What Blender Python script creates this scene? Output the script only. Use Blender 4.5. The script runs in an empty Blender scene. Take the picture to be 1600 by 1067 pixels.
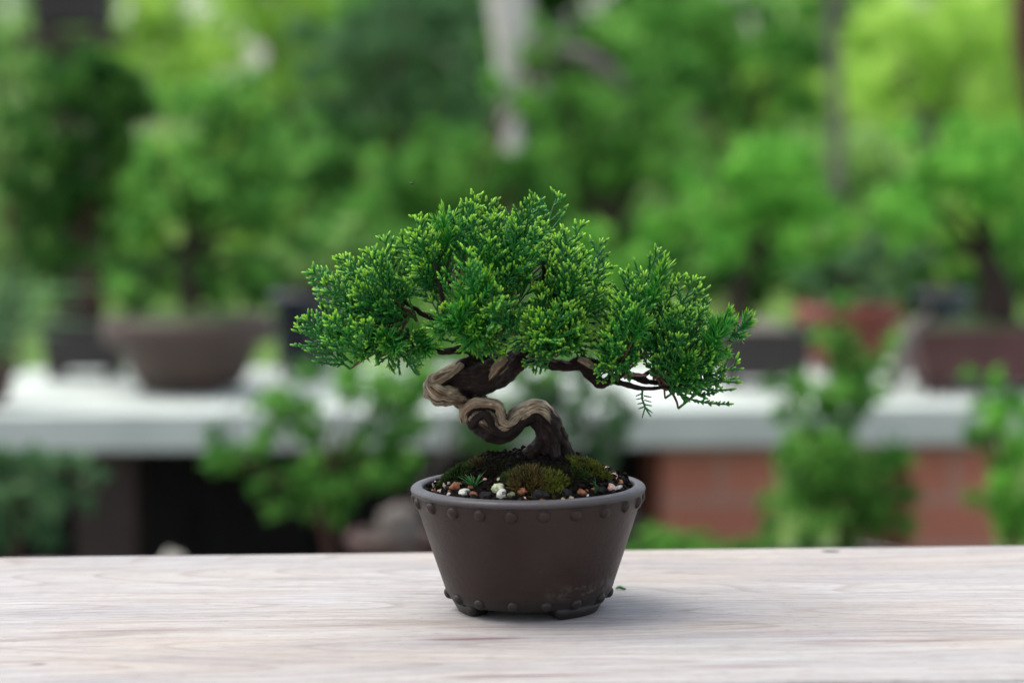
import bpy, bmesh, math, random
import numpy as np
from mathutils import Vector, Matrix, Euler, noise

R = math.radians
random.seed(7)
rng = np.random.default_rng(7)
S = bpy.context.scene

# ------------------------------------------------------------------ camera
F = 3778.0                                   # focal length in photo pixels
cam_d = bpy.data.cameras.new('camera'); cam = bpy.data.objects.new('camera', cam_d)
S.collection.objects.link(cam); S.camera = cam
cam_d.sensor_width = 36; cam_d.lens = 36 * F / 1600
cam_d.clip_start = .02; cam_d.clip_end = 500
CAM = Vector((-.0063, -1.02, .207))
CM = Euler((R(90 - 5.2), 0, 0)).to_matrix() @ Matrix.Rotation(R(-.5), 3, 'Z')
cam.matrix_world = Matrix.Translation(CAM) @ CM.to_4x4()
cam_d.dof.use_dof = True; cam_d.dof.focus_distance = 1.02; cam_d.dof.aperture_fstop = 5.9
cam_d.dof.aperture_blades = 0

def pix(px, py, Y):
    """point of the world plane y = Y seen at photo pixel (px, py)"""
    r = CM @ Vector(((px - 800) / F, -(py - 533.5) / F, -1))
    return CAM + r * ((Y - CAM.y) / r.y)
def pd(px, py, D): return pix(px, py, CAM.y + D)

# ------------------------------------------------------------------ light
SUN_EL, SUN_AZ = 66, -72                     # azimuth from +Y (behind the tree), negative = left
w = bpy.data.worlds.new('World'); S.world = w; w.use_nodes = True
nt = w.node_tree; bg = nt.nodes['Background']
sky = nt.nodes.new('ShaderNodeTexSky'); sky.sky_type = 'NISHITA'; sky.sun_disc = False
sky.sun_elevation = R(SUN_EL); sky.sun_rotation = R(SUN_AZ)
sky.air_density = 1.0; sky.dust_density = 3.0; sky.ozone_density = 1.0
hs = nt.nodes.new('ShaderNodeHueSaturation'); hs.inputs['Saturation'].default_value = .45      # thin cloud greys the sky
nt.links.new(sky.outputs[0], hs.inputs['Color']); nt.links.new(hs.outputs[0], bg.inputs[0]); bg.inputs[1].default_value = .15
sd = bpy.data.lights.new('sun', 'SUN'); sun = bpy.data.objects.new('sun', sd); S.collection.objects.link(sun)
sd.energy = 1.3; sd.angle = R(46); sd.color = (1, .95, .88)
sdir = Vector((math.sin(R(SUN_AZ)) * math.cos(R(SUN_EL)), math.cos(R(SUN_AZ)) * math.cos(R(SUN_EL)), math.sin(R(SUN_EL))))
sun.rotation_euler = sdir.to_track_quat('Z', 'Y').to_euler()
S.view_settings.view_transform = 'Standard'; S.view_settings.look = 'None'
S.view_settings.exposure = 1.08; S.view_settings.gamma = 1

# ------------------------------------------------------------------ object helpers
def link(name, data, parent=None):
    o = bpy.data.objects.new(name, data); S.collection.objects.link(o)
    if parent: o.parent = parent
    return o
def tag(o, label=None, cat=None, group=None, kind=None):
    if label: o['label'] = label
    if cat: o['category'] = cat
    if group: o['group'] = group
    if kind: o['kind'] = kind
    return o
def thing(name, label, cat, loc=(0, 0, 0), group=None):
    o = link(name, None); o.location = loc
    return tag(o, label, cat, group)
def np_mesh(name, V, Fc, mat, attrs=None, smooth=True):
    """V (n,3); Fc list/array of faces (all quads or all tris in each array of a list)"""
    me = bpy.data.meshes.new(name)
    if not isinstance(Fc, list): Fc = [Fc]
    Fc = [np.asarray(f, dtype=np.int32) for f in Fc if len(f)]
    loops = np.concatenate([f.ravel() for f in Fc])
    tot = np.concatenate([np.full(len(f), f.shape[1], np.int32) for f in Fc])
    st = np.concatenate([[0], np.cumsum(tot)[:-1]]).astype(np.int32)
    V = np.asarray(V, dtype=np.float32)
    me.vertices.add(len(V)); me.vertices.foreach_set('co', V.ravel())
    me.loops.add(len(loops)); me.loops.foreach_set('vertex_index', loops)
    me.polygons.add(len(tot)); me.polygons.foreach_set('loop_start', st)
    try: me.polygons.foreach_set('loop_total', tot)
    except Exception: pass
    me.update(calc_edges=True); me.validate()
    me.polygons.foreach_set('use_smooth', np.full(len(me.polygons), smooth, dtype=bool))
    for k, a in (attrs or {}).items():
        a = np.asarray(a, dtype=np.float32)
        if a.ndim == 1:
            at = me.attributes.new(k, 'FLOAT', 'POINT'); at.data.foreach_set('value', a)
        else:
            at = me.attributes.new(k, 'FLOAT_VECTOR', 'POINT'); at.data.foreach_set('vector', a.ravel())
    if mat: me.materials.append(mat)
    return me
def wloc(o):
    v = Vector((0, 0, 0))
    while o is not None: v += o.location; o = o.parent
    return v
def mesh_obj(name, V, Fc, mat, parent=None, attrs=None, smooth=True, loc=None):
    V = np.asarray(V, dtype=np.float64)
    if parent is not None:
        V = V - np.array(wloc(parent))
    elif loc is not None:
        V = V - np.array(loc)
    o = link(name, np_mesh(name, V, Fc, mat, attrs, smooth), parent)
    if parent is None and loc is not None: o.location = loc
    return o
def bm_obj(name, bm, mat, parent=None, smooth=False, bevel=0, world=True, loc=None):
    off = wloc(parent) if parent is not None else (Vector(loc) if loc is not None else None)
    if world and off is not None: bmesh.ops.translate(bm, verts=bm.verts, vec=-Vector(off))
    me = bpy.data.meshes.new(name); bm.to_mesh(me); bm.free()
    if smooth: me.polygons.foreach_set('use_smooth', [True] * len(me.polygons))
    me.materials.append(mat)
    o = link(name, me, parent)
    if parent is None and loc is not None: o.location = loc
    if bevel:
        m = o.modifiers.new('bevel', 'BEVEL'); m.width = bevel; m.segments = 3; m.limit_method = 'ANGLE'
    return o
def box(bm, x0, x1, y0, y1, z0, z1):
    M = Matrix.Translation(((x0 + x1) / 2, (y0 + y1) / 2, (z0 + z1) / 2)) @ Matrix.Diagonal((x1 - x0, y1 - y0, z1 - z0, 1))
    return bmesh.ops.create_cube(bm, size=1, matrix=M)['verts']
def box_obj(name, x0, x1, y0, y1, z0, z1, mat, parent=None, bevel=.003):
    bm = bmesh.new(); box(bm, x0, x1, y0, y1, z0, z1); return bm_obj(name, bm, mat, parent, bevel=bevel)
def lathe(prof, seg=96, cx=0, cy=0, cz=0, rfun=None):
    n = len(prof); a = np.linspace(0, 2 * np.pi, seg, endpoint=False)
    V = []
    for r, z in prof:
        rr = np.full(seg, r)
        V.append(np.stack([cx + rr * np.sin(a), cy - rr * np.cos(a), np.full(seg, cz + z)], 1))
    V = np.concatenate(V)
    Fc = []
    for i in range(n - 1):
        j = np.arange(seg); k = (j + 1) % seg
        Fc.append(np.stack([i * seg + j, i * seg + k, (i + 1) * seg + k, (i + 1) * seg + j], 1))
    return V, np.concatenate(Fc)

def sm(x, a, b):
    t = np.clip((x - a) / (b - a), 0, 1); return t * t * (3 - 2 * t)

def tubes(B, Dr, L, Rd, t0, t1, rnd, curl=0.0, prof=None, sides=4, up=(0, 0, 1), stretch=1.0):
    """many small tapering shoots at once: base B, direction Dr, length L, radius Rd"""
    B = np.asarray(B); Dr = np.asarray(Dr); N = len(B)
    Dr = Dr / np.linalg.norm(Dr, axis=1, keepdims=True)
    L = np.broadcast_to(L, N).astype(float); Rd = np.broadcast_to(Rd, N).astype(float)
    t0 = np.broadcast_to(t0, N); t1 = np.broadcast_to(t1, N); rnd = np.broadcast_to(rnd, N)
    ref = rng.normal(size=(N, 3)); u = np.cross(Dr, ref); u /= np.linalg.norm(u, axis=1, keepdims=True)
    v = np.cross(Dr, u)
    if prof is None: prof = [(0, .8), (.16, 1.1), (.2, .8), (.38, 1.08), (.43, .78), (.62, 1.02), (.67, .72), (.85, .75), (1, .06)]
    K = len(prof)
    V = np.zeros((N, K, sides, 3)); T = np.zeros((N, K, sides)); up = np.array(up, float)
    for k, (t, r) in enumerate(prof):
        c = B + Dr * (L * t)[:, None] + up[None] * (curl * L * t * t)[:, None] if np.ndim(curl) == 0 else B + Dr * (L * t)[:, None] + up[None] * (curl * L * t * t)[:, None]
        for s in range(sides):
            a = 2 * np.pi * s / sides + (.5 * np.pi / sides) * (k % 2)
            V[:, k, s] = c + (u * math.cos(a) + v * math.sin(a) * stretch) * (Rd * r)[:, None]
            T[:, k, s] = t0 + (t1 - t0) * t
    idx = (np.arange(N) * K * sides)[:, None]
    fs = []
    for k in range(K - 1):
        for s in range(sides):
            s2 = (s + 1) % sides
            fs.append(np.concatenate([idx + k * sides + s, idx + k * sides + s2, idx + (k + 1) * sides + s2, idx + (k + 1) * sides + s], 1))
    Fc = np.concatenate(fs)
    return V.reshape(-1, 3), Fc, T.reshape(-1), np.repeat(rnd, K * sides)

class Acc:
    """gathers vertex/face/attribute arrays into one mesh"""
    def __init__(s): s.V = []; s.F = []; s.A = []; s.B = []; s.n = 0
    def add(s, V, Fc, a, b):
        s.V.append(V); s.F.append(np.asarray(Fc) + s.n); s.A.append(np.broadcast_to(a, len(V))); s.B.append(np.broadcast_to(b, len(V))); s.n += len(V)
    def build(s, name, mat, parent=None, loc=None, smooth=True):
        return mesh_obj(name, np.concatenate(s.V), s.F, mat, parent, {'tip': np.concatenate(s.A), 'rnd': np.concatenate(s.B)}, smooth, loc)

# sweep of a tube along smoothed control points (x,y,z,r)
def catmull(P, n):
    P = np.asarray(P, float); m = len(P)
    Q = np.vstack([2 * P[0] - P[1], P, 2 * P[-1] - P[-2]])
    out = []
    for i in range(m - 1):
        p0, p1, p2, p3 = Q[i:i + 4]
        for k in range(n):
            t = k / n
            out.append(.5 * ((2 * p1) + (-p0 + p2) * t + (2 * p0 - 5 * p1 + 4 * p2 - p3) * t * t + (-p0 + 3 * p1 - 3 * p2 + p3) * t ** 3))
    out.append(P[-1]); return np.array(out)
def frames(C):
    T = np.gradient(C, axis=0); T /= np.linalg.norm(T, axis=1, keepdims=True) + 1e-12
    n = np.cross(T[0], [0, 1, 0.01]); n /= np.linalg.norm(n); N = [n]
    for i in range(1, len(C)):
        n = N[-1] - T[i] * np.dot(N[-1], T[i]); n /= np.linalg.norm(n); N.append(n)
    N = np.array(N); return T, N, np.cross(T, N)
def sweep(P, n=6, sides=8, disp=None, cap=True):
    P = catmull(P, n); C = P[:, :3]; r = P[:, 3]
    T, N, Bn = frames(C)
    a = np.linspace(0, 2 * np.pi, sides, endpoint=False)
    s = np.concatenate([[0], np.cumsum(np.linalg.norm(np.diff(C, axis=0), axis=1))])
    rr = np.repeat(r[:, None], sides, 1)
    if disp is not None: rr = rr * disp(s[:, None], a[None, :])
    dirs = N[:, None] * np.cos(a)[None, :, None] + Bn[:, None] * np.sin(a)[None, :, None]
    V = C[:, None] + dirs * rr[..., None]
    K = len(C); fs = []
    j = np.arange(sides); k = (j + 1) % sides
    for i in range(K - 1):
        fs.append(np.stack([i * sides + j, i * sides + k, (i + 1) * sides + k, (i + 1) * sides + j], 1))
    Fc = [np.concatenate(fs)]
    V = V.reshape(-1, 3)
    if cap:
        V = np.vstack([V, C[0] - T[0] * r[0] * .3, C[-1] + T[-1] * r[-1] * .5])
        c0 = K * sides; b = (K - 1) * sides
        Fc.append(np.concatenate([np.stack([np.full(sides, c0), k, j], 1), np.stack([np.full(sides, c0 + 1), b + j, b + k], 1)]))
    coord = np.stack([np.repeat(np.cos(a)[None], K, 0), np.repeat(np.sin(a)[None], K, 0), np.repeat(s[:, None], sides, 1)], -1).reshape(-1, 3)
    if cap: coord = np.vstack([coord, [0, 0, 0], [0, 0, s[-1]]])
    return V, Fc, coord, dirs.reshape(-1, 3), s
def tube_obj(name, P, mat, parent=None, n=6, sides=8, disp=None):
    V, Fc, co, d, s = sweep(P, n, sides, disp)
    return mesh_obj(name, V, Fc, mat, parent, {'tc': co})

# ------------------------------------------------------------------ materials
class NM:
    def __init__(s, name):
        s.m = bpy.data.materials.new(name); s.m.use_nodes = True; s.t = s.m.node_tree
        s.b = s.t.nodes['Principled BSDF']; s.out = s.t.nodes['Material Output']
    def n(s, k, **kw):
        x = s.t.nodes.new('ShaderNode' + k)
        for a, v in kw.items(): setattr(x, a, v)
        return x
    def l(s, a, b): s.t.links.new(a, b)
    def noise(s, vec, scale, detail=4, rough=.55, dist=0):
        x = s.n('TexNoise'); x.inputs['Scale'].default_value = scale; x.inputs['Detail'].default_value = detail
        x.inputs['Roughness'].default_value = rough; x.inputs['Distortion'].default_value = dist
        if vec is not None: s.l(vec, x.inputs['Vector'])
        return x.outputs['Fac']
    def ramp(s, fac, stops, interp='LINEAR'):
        x = s.n('ValToRGB'); x.color_ramp.interpolation = interp
        e = x.color_ramp.elements
        while len(e) < len(stops): e.new(.5)
        for i, (p, c) in enumerate(stops):
            e[i].position = p; e[i].color = tuple(c) + (1,) if hasattr(c, '__len__') else (c, c, c, 1)
        s.l(fac, x.inputs[0]); return x.outputs[0]
    def mix(s, fac, a, b, mode='MIX'):
        x = s.n('MixRGB', blend_type=mode)
        for i, v in ((0, fac), (1, a), (2, b)):
            if hasattr(v, 'links'): s.l(v, x.inputs[i])
            else: x.inputs[i].default_value = v if i == 0 else (tuple(v) + (1,))
        return x.outputs[0]
    def math(s, op, a, b=0.0, clamp=False):
        x = s.n('Math', operation=op); x.use_clamp = clamp
        for i, v in ((0, a), (1, b)):
            if hasattr(v, 'links'): s.l(v, x.inputs[i])
            else: x.inputs[i].default_value = v
        return x.outputs[0]
    def coord(s, k='Object', scale=(1, 1, 1), rot=(0, 0, 0), loc=(0, 0, 0)):
        tc = s.n('TexCoord'); mp = s.n('Mapping'); s.l(tc.outputs[k], mp.inputs[0])
        mp.inputs['Scale'].default_value = scale; mp.inputs['Rotation'].default_value = rot; mp.inputs['Location'].default_value = loc
        return mp.outputs[0]
    def attr(s, name, out='Fac'):
        x = s.n('Attribute'); x.attribute_name = name; return x.outputs[out]
    def bump(s, h, strength=.5, dist=.001):
        x = s.n('Bump'); x.inputs['Strength'].default_value = strength; x.inputs['Distance'].default_value = dist
        s.l(h, x.inputs['Height']); s.l(x.outputs[0], s.b.inputs['Normal']); return x
    def set(s, col=None, rough=.5, spec=None):
        if col is not None:
            if hasattr(col, 'links'): s.l(col, s.b.inputs['Base Color'])
            else: s.b.inputs['Base Color'].default_value = tuple(col) + (1,)
        if hasattr(rough, 'links'): s.l(rough, s.b.inputs['Roughness'])
        else: s.b.inputs['Roughness'].default_value = rough
        if spec is not None: s.b.inputs['Specular IOR Level'].default_value = spec
        return s.m

def plain(name, col, rough=.6, var=.25, scale=30, bump=0, spec=None, bscale=None):
    m = NM(name); c = m.coord('Object')
    f = m.noise(c, scale, 5)
    d = tuple(x * (1 - var) for x in col); e = tuple(min(1, x * (1 + var)) for x in col)
    col2 = m.ramp(f, [(.3, d), (.7, e)])
    if bump: m.bump(m.noise(c, bscale or scale * 4, 5), .6, bump)
    return m.set(col2, rough, spec)

def leafmat(name, dark, mid, light, rough=.45, trans=.35, spec=.4):
    """leaf colour from the 'tip' (young growth; on the juniper also painted crown shade) and 'rnd' (leaf to leaf; on the juniper also painted shade at the back) attributes"""
    m = NM(name)
    tip = m.attr('tip'); r = m.attr('rnd')
    base = m.mix(r, dark, mid)
    t = m.ramp(tip, [(.35, 0.0), (1, 1.0)])
    col = m.mix(t, base, light)
    m.set(col, rough, spec)
    tr = m.n('BsdfTranslucent'); m.l(col, tr.inputs[0])
    mx = m.n('MixShader'); mx.inputs[0].default_value = trans
    m.l(m.b.outputs[0], mx.inputs[1]); m.l(tr.outputs[0], mx.inputs[2]); m.l(mx.outputs[0], m.out.inputs[0])
    return m.m

# --- weathered table wood
def wood_mat():
    m = NM('weathered_wood')
    c0 = m.coord('Object')
    wob = m.n('VectorMath', operation='ADD'); m.l(c0, wob.inputs[0])
    nz = m.n('TexNoise'); nz.inputs['Scale'].default_value = 5; nz.inputs['Detail'].default_value = 2; m.l(c0, nz.inputs['Vector'])
    sc = m.n('VectorMath', operation='MULTIPLY'); m.l(nz.outputs['Color'], sc.inputs[0]); sc.inputs[1].default_value = (0, .035, 0)
    m.l(sc.outputs[0], wob.inputs[1])
    def mp(scale, loc=(0, 0, 0)):
        q = m.n('Mapping'); m.l(wob.outputs[0], q.inputs[0]); q.inputs['Scale'].default_value = scale; q.inputs['Location'].default_value = loc; return q.outputs[0]
    fine = m.noise(mp((95, 1200, 300)), 1, 6, .75)
    med = m.noise(mp((17, 330, 90)), 1, 7, .72)
    broad = m.noise(mp((4, 30, 30), (3, 1, 0)), 1, 4, .6)
    patch = m.noise(mp((5, 11, 5), (9, 4, 0)), 1, 3, .5)
    # growth rings drawn as contour lines of a stretched noise
    rn = m.noise(mp((1.4, 12, 12), (5.2, 2.3, 0)), 1, 1, .4)
    fr = m.math('FRACT', m.math('MULTIPLY', rn, 26.0))
    ring = m.ramp(fr, [(0, 0.0), (.78, .25), (.93, 1.0), (1, 0.0)])
    base = m.ramp(med, [(.28, (.21, .192, .179)), (.41, (.345, .328, .315)), (.58, (.41, .398, .388)), (.75, (.475, .468, .461))])
    warm = m.ramp(patch, [(.47, 0.0), (.68, .55)])
    base = m.mix(warm, base, (.39, .33, .27))
    cool = m.ramp(broad, [(.48, 0.0), (.66, .6)])
    base = m.mix(cool, base, (.27, .265, .28))
    base = m.mix(m.math('MULTIPLY', ring, .42), base, (.20, .155, .125))
    fl = m.ramp(fine, [(.33, (.22, .18, .17)), (.47, (1, 1, 1))])
    base = m.mix(.6, base, fl, 'MULTIPLY')
    grey = m.ramp(m.noise(mp((14, 75, 20), (50, 3, 0)), 1, 6, .7), [(.46, 1.0), (.64, 0.87)])
    base = m.mix(1.0, base, grey, 'MULTIPLY')
    # dark open pores and reddish-purple streaks along the grain
    st = m.noise(mp((9, 260, 90), (31, 7, 0)), 1, 6, .65)
    stm = m.ramp(st, [(.60, 0.0), (.70, .75)])
    base = m.mix(stm, base, (.21, .125, .13))
    sep = m.n('SeparateXYZ'); m.l(c0, sep.inputs[0])
    def blob(x, y, sx, sy, amp, colr, base):
        dx = m.math('POWER', m.math('DIVIDE', m.math('SUBTRACT', sep.outputs[0], x), sx), 2)
        dy = m.math('POWER', m.math('DIVIDE', m.math('SUBTRACT', sep.outputs[1], y), sy), 2)
        g = m.math('SUBTRACT', 1.0, m.math('ADD', dx, dy), True)
        g2 = m.math('MULTIPLY', g, m.ramp(m.noise(mp((14, 420, 90), (x * 9, 3, 0)), 1, 4), [(.38, 0.0), (.58, 1.0)]))
        return m.mix(m.math('MULTIPLY', g2, amp, True), base, colr)
    for bx, by, sx, sy, amp, col in TINTS: base = blob(bx, by, sx, sy, amp, col, base)
    pit = m.ramp(m.noise(mp((160, 420, 90), (3, 8, 0)), 1, 3, .6), [(.67, 0.0), (.73, .85)])
    base = m.mix(pit, base, (.13, .085, .085))
    h = m.math('ADD', m.math('MULTIPLY', fine, .6), m.math('MULTIPLY', med, .8))
    m.bump(m.math('SUBTRACT', h, m.math('MULTIPLY', stm, .4)), .55, .0008)
    return m.set(base, m.ramp(med, [(.3, .8), (.7, .62)]), .25)

# --- unglazed pot clay
def clay_mat():
    m = NM('pot_clay'); c = m.coord('Object')
    n1 = m.noise(c, 60, 5); n2 = m.noise(c, 28, 5, .6)
    col = m.ramp(n2, [(.3, (.0150, .0066, .0048)), (.7, (.025, .0120, .0090))])
    col = m.mix(m.ramp(n1, [(.35, .0), (.75, .35)]), col, (.036, .025, .022))
    sep = m.n('SeparateXYZ'); m.l(c, sep.inputs[0]); z = sep.outputs[2]
    # top light painted on the lip as lighter grey; greyer towards the foot
    lip = m.ramp(z, [(0, 0.0), (1, 1.0)])
    zl = m.math('MULTIPLY', m.math('SUBTRACT', z, .0495), 400.0, True)
    col = m.mix(m.math('MULTIPLY', zl, .9), col, (.072, .067, .070))
    zf = m.math('MULTIPLY', m.math('SUBTRACT', .0125, z), 180.0, True)
    col = m.mix(m.math('MULTIPLY', zf, .7), col, (.018, .0172, .0165))
    # chalky mineral bloom above the foot
    zz = m.math('SUBTRACT', 1.0, m.math('POWER', m.math('DIVIDE', m.math('SUBTRACT', z, .0125), .0042), 2), True)
    sx = m.math('MULTIPLY', m.math('SUBTRACT', sep.outputs[0], .004), 60.0, True)
    bl = m.math('MULTIPLY', m.math('MULTIPLY', zz, sx), m.ramp(m.noise(c, 220, 6, .7), [(.47, 0.0), (.68, 1.0)]))
    col = m.mix(m.math('MULTIPLY', bl, .55), col, (.17, .165, .15))
    sp = m.ramp(m.noise(c, 330, 3), [(.71, 0.0), (.76, .35)])
    col = m.mix(sp, col, (.15, .13, .12))
    whl = m.noise(m.coord('Object', scale=(40, 40, 900)), 1, 3)
    m.bump(m.math('ADD', m.math('ADD', m.noise(c, 420, 5), m.math('MULTIPLY', whl, .8)), m.math('MULTIPLY', m.noise(c, 70, 3), 1.5)), .35, .0005)
    return m.set(col, m.ramp(n1, [(.3, .38), (.7, .52)]), .32)

# --- twisted juniper wood: 'tc' = (cos, sin, length along), 'pale' = bare deadwood plus light painted on upper faces
def trunk_mat():
    m = NM('juniper_wood')
    tc = m.attr('tc', 'Vector')
    q = m.n('Mapping'); m.l(tc, q.inputs[0]); q.inputs['Scale'].default_value = (1, 1, 40)
    q2 = m.n('Mapping'); m.l(tc, q2.inputs[0]); q2.inputs['Scale'].default_value = (1, 1, 190)
    fib = m.noise(q.outputs[0], 7, 6, .65, .3); pat = m.noise(q.outputs[0], 1.6, 4, .6)
    fle = m.noise(q2.outputs[0], 2.2, 5, .6)
    dark = m.ramp(fib, [(.3, (.006, .004, .0035)), (.52, (.024, .011, .008)), (.75, (.11, .048, .028))])
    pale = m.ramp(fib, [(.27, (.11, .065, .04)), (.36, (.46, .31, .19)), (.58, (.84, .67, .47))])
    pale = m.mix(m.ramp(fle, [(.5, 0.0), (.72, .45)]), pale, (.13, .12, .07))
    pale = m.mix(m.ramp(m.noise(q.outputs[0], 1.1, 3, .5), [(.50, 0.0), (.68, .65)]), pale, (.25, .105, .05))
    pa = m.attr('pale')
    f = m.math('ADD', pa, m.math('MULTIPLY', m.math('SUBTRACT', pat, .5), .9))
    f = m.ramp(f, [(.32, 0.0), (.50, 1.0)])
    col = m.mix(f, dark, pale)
    q3 = m.n('Mapping'); m.l(tc, q3.inputs[0]); q3.inputs['Scale'].default_value = (1, 1, 26)
    crk = m.noise(q3.outputs[0], 15, 5, .75, .6); crk2 = m.ramp(crk, [(.40, 1.0), (.49, 0.0)])
    col = m.mix(m.math('MULTIPLY', crk2, .55), col, (.014, .008, .006))
    cav = m.attr('cav')                       # painted shade: near-black folds between the strands
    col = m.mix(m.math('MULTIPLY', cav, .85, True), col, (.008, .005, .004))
    m.bump(m.math('SUBTRACT', m.math('ADD', fib, m.math('MULTIPLY', m.noise(q.outputs[0], 22, 4, .7), .5)), m.math('MULTIPLY', crk2, .7)), 1.0, .0016)
    return m.set(col, m.ramp(f, [(0, .55), (1, .36)]), .32)

def bark_mat(name, c0, c1):
    m = NM(name); tc = m.attr('tc', 'Vector')
    q = m.n('Mapping'); m.l(tc, q.inputs[0]); q.inputs['Scale'].default_value = (1, 1, 14)
    f = m.noise(q.outputs[0], 5, 5, .65)
    m.bump(f, .8, .004)
    return m.set(m.ramp(f, [(.3, c0), (.7, c1)]), .8, .2)

# ------------------------------------------------------------------ the table
def on_table(px, py):
    r = CM @ Vector(((px - 800) / F, -(py - 533.5) / F, -1)); t = -CAM.z / r.z; return CAM + r * t
TROT = R(1.0)
def tl(px, py):                               # table-local coordinates of a table pixel
    p = on_table(px, py); c, s = math.cos(-TROT), math.sin(-TROT)
    return (p.x * c - p.y * s, p.x * s + p.y * c)
mar = (.15, .09, .09); TINTS = []  # maroon stains, plus darker tints in front of and right of the pot
for px, py, sx, sy, amp, col in ((735, 997, .026, .005, 1.3, mar), (1300, 1002, .022, .006, 1.0, mar), (830, 1056, .045, .004, 1.0, mar), (1150, 1040, .03, .003, .9, mar), (1430, 1000, .05, .003, .9, mar), (1020, 905, .05, .006, .4, (.3, .24, .18)), (200, 985, .05, .003, .6, mar), (845, 978, .05, .010, .45, mar),
        (60, 908, .03, .012, .35, (.36, .34, .35)), (60, 1037, .004, .0018, 1.6, (.12, .06, .09)), (450, 935, .05, .012, .3, (.40, .38, .44)),
        (1000, 965, .06, .010, .5, (.33, .29, .29)), (1298, 861, .0055, .0035, 1.5, (.03, .05, .035)), (1500, 985, .06, .003, .6, mar), (1240, 988, .02, .008, .5, (.33, .2, .2))):
    a, b = tl(px, py); TINTS.append((a, b, sx, sy, amp, col))
MW = wood_mat()
table = thing('wooden_table', 'pale weathered grey wooden table top carrying the small bonsai', 'table', (0, 0, 0))
table.rotation_euler.z = TROT
yb = tl(800, 860.5)[1]
def board(y0, y1, x0=-.95, x1=.95):
    bm = bmesh.new(); vs = box(bm, x0, x1, y0, y1, -.034, 0)
    ed = [e for e in bm.edges if abs((e.verts[0].co - e.verts[1].co).x) > .5]
    bmesh.ops.subdivide_edges(bm, edges=ed, cuts=240)
    for v in bm.verts:                          # slightly uneven sawn edge
        k = noise.noise(Vector((v.co.x * 9, v.co.y * 3, 1.3))) * .0007 + noise.noise(Vector((v.co.x * 60, v.co.y, 4))) * .00025
        if abs(v.co.y - y1) < .01: v.co.y += k
        elif abs(v.co.y - y0) < .01: v.co.y += k
    o = bm_obj('board', bm, MW, table, bevel=.0016); return o
board(-.143, yb); board(-.415, -.147); board(-.69, -.419)
for x in (-.82, .82):
    box_obj('crossbar', x - .03, x + .03, -.66, .10, -.075, -.036, MW, table)
    for y in (-.62, .06): box_obj('leg', x - .035, x + .035, y - .035, y + .035, -.75, -.077, MW, table)

# ------------------------------------------------------------------ the bonsai pot
px = 1 / 3650.0
H = 195 * px
clay = clay_mat()
pot = thing('bonsai_pot', 'small round grey-brown unglazed clay pot with raised studs, on the wooden table', 'pot', (0, 0, 0))
ZB = .0044                                    # underside above the table (feet below)
def rad(z):                                   # outer body radius
    pts = [(0, 111.5), (8, 115), (20, 122.5), (30, 129), (38, 132), (44, 133.8), (100, 152.5), (140, 165.5), (172, 176), (183, 178.5)]
    return float(np.interp(z / px, [a for a, b in pts], [b for a, b in pts])) * px
prof = [(0.0, ZB + .0004), (.020, ZB + .0003), (rad(ZB) - .0009, ZB), (rad(ZB) - .0002, ZB + .0003), (rad(ZB + .001), ZB + .001)]
for z in np.linspace(ZB + .002, 180 * px, 48): prof.append((rad(z), z))
prof += [(178.2 * px, 181.5 * px), (179 * px, 183.0 * px)]
V, Fc = lathe(prof, 160)
body = mesh_obj('body', V, Fc, clay, pot)
# rim band: separate rolled lip
rp = []
for a in np.linspace(-95, 78, 14):
    rp.append(((175.5 + 7.0 * math.cos(R(a))) * px, (187.5 + 6.5 * math.sin(R(a))) * px))
rp += [(173 * px, 194.9 * px), (169 * px, 195.3 * px), (165.5 * px, 194.3 * px), (163.5 * px, 191.5 * px), (163 * px, 186 * px), (160 * px, 165 * px), (146 * px, 120 * px)]
V, Fc = lathe(rp, 160)
rim = mesh_obj('rim', V, Fc, clay, pot)
# feet
def foot(a0, a1):
    n = 26; aa = np.linspace(R(a0), R(a1), n); bm = bmesh.new(); cols = []
    for i, a in enumerate(aa):
        e = min(i, n - 1 - i); zb = [.0042, .0015, .0004, 0][min(e, 3)]
        ro = rad(0) ; ri = ro - .007
        row = []
        for r, z in ((rad(.0052) - .0001, .0052), (ro + .0002, max(zb, .0006)), (ro - .0006, zb), (ri, zb), (ri, .0052)):
            row.append(bm.verts.new((r * math.sin(a), -r * math.cos(a), z)))
        cols.append(row)
    for i in range(n - 1):
        for j in range(5):
            k = (j + 1) % 5; bm.faces.new((cols[i][j], cols[i + 1][j], cols[i + 1][k], cols[i][k]))
    bm.faces.new(cols[0]); bm.faces.new(cols[-1][::-1])
    bmesh.ops.recalc_face_normals(bm, faces=bm.faces)
    bm_obj('foot', bm, clay, pot, smooth=True)
for c in (19, 139, 259): foot(c, c + 55)
# studs
def stud(ang, z, r, h, tilt, drop=0):
    prof = [(r * 1.22, -.0006), (r * 1.20, .00002), (r * 1.05, -.00012), (r, .0002)]
    for t in np.linspace(15, 90, 6): prof.append((r * math.cos(R(t)), .0002 + h * math.sin(R(t))))
    V, Fc = lathe(prof, 20)
    a = R(ang); rr = rad(z)
    nrm = Vector((math.sin(a) * math.cos(tilt), -math.cos(a) * math.cos(tilt), -math.sin(tilt)))
    M = nrm.to_track_quat('Z', 'Y').to_matrix()
    V = (np.array(M) @ V.T).T + np.array([rr * math.sin(a), -rr * math.cos(a), z])
    mesh_obj('stud', V, Fc, clay, pot)
for k in range(22):
    stud(-8.4 + 16.3636 * k + random.uniform(-.9, .9), 171.5 * px + random.uniform(-1, 1) * px, random.uniform(.0024, .0027), .00135, R(18))
for k in range(15):
    stud(-12.5 + 24 * k + random.uniform(-1.5, 1.5), 25.5 * px + random.uniform(-.7, .7) * px, .0023, .0014, R(22))

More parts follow.
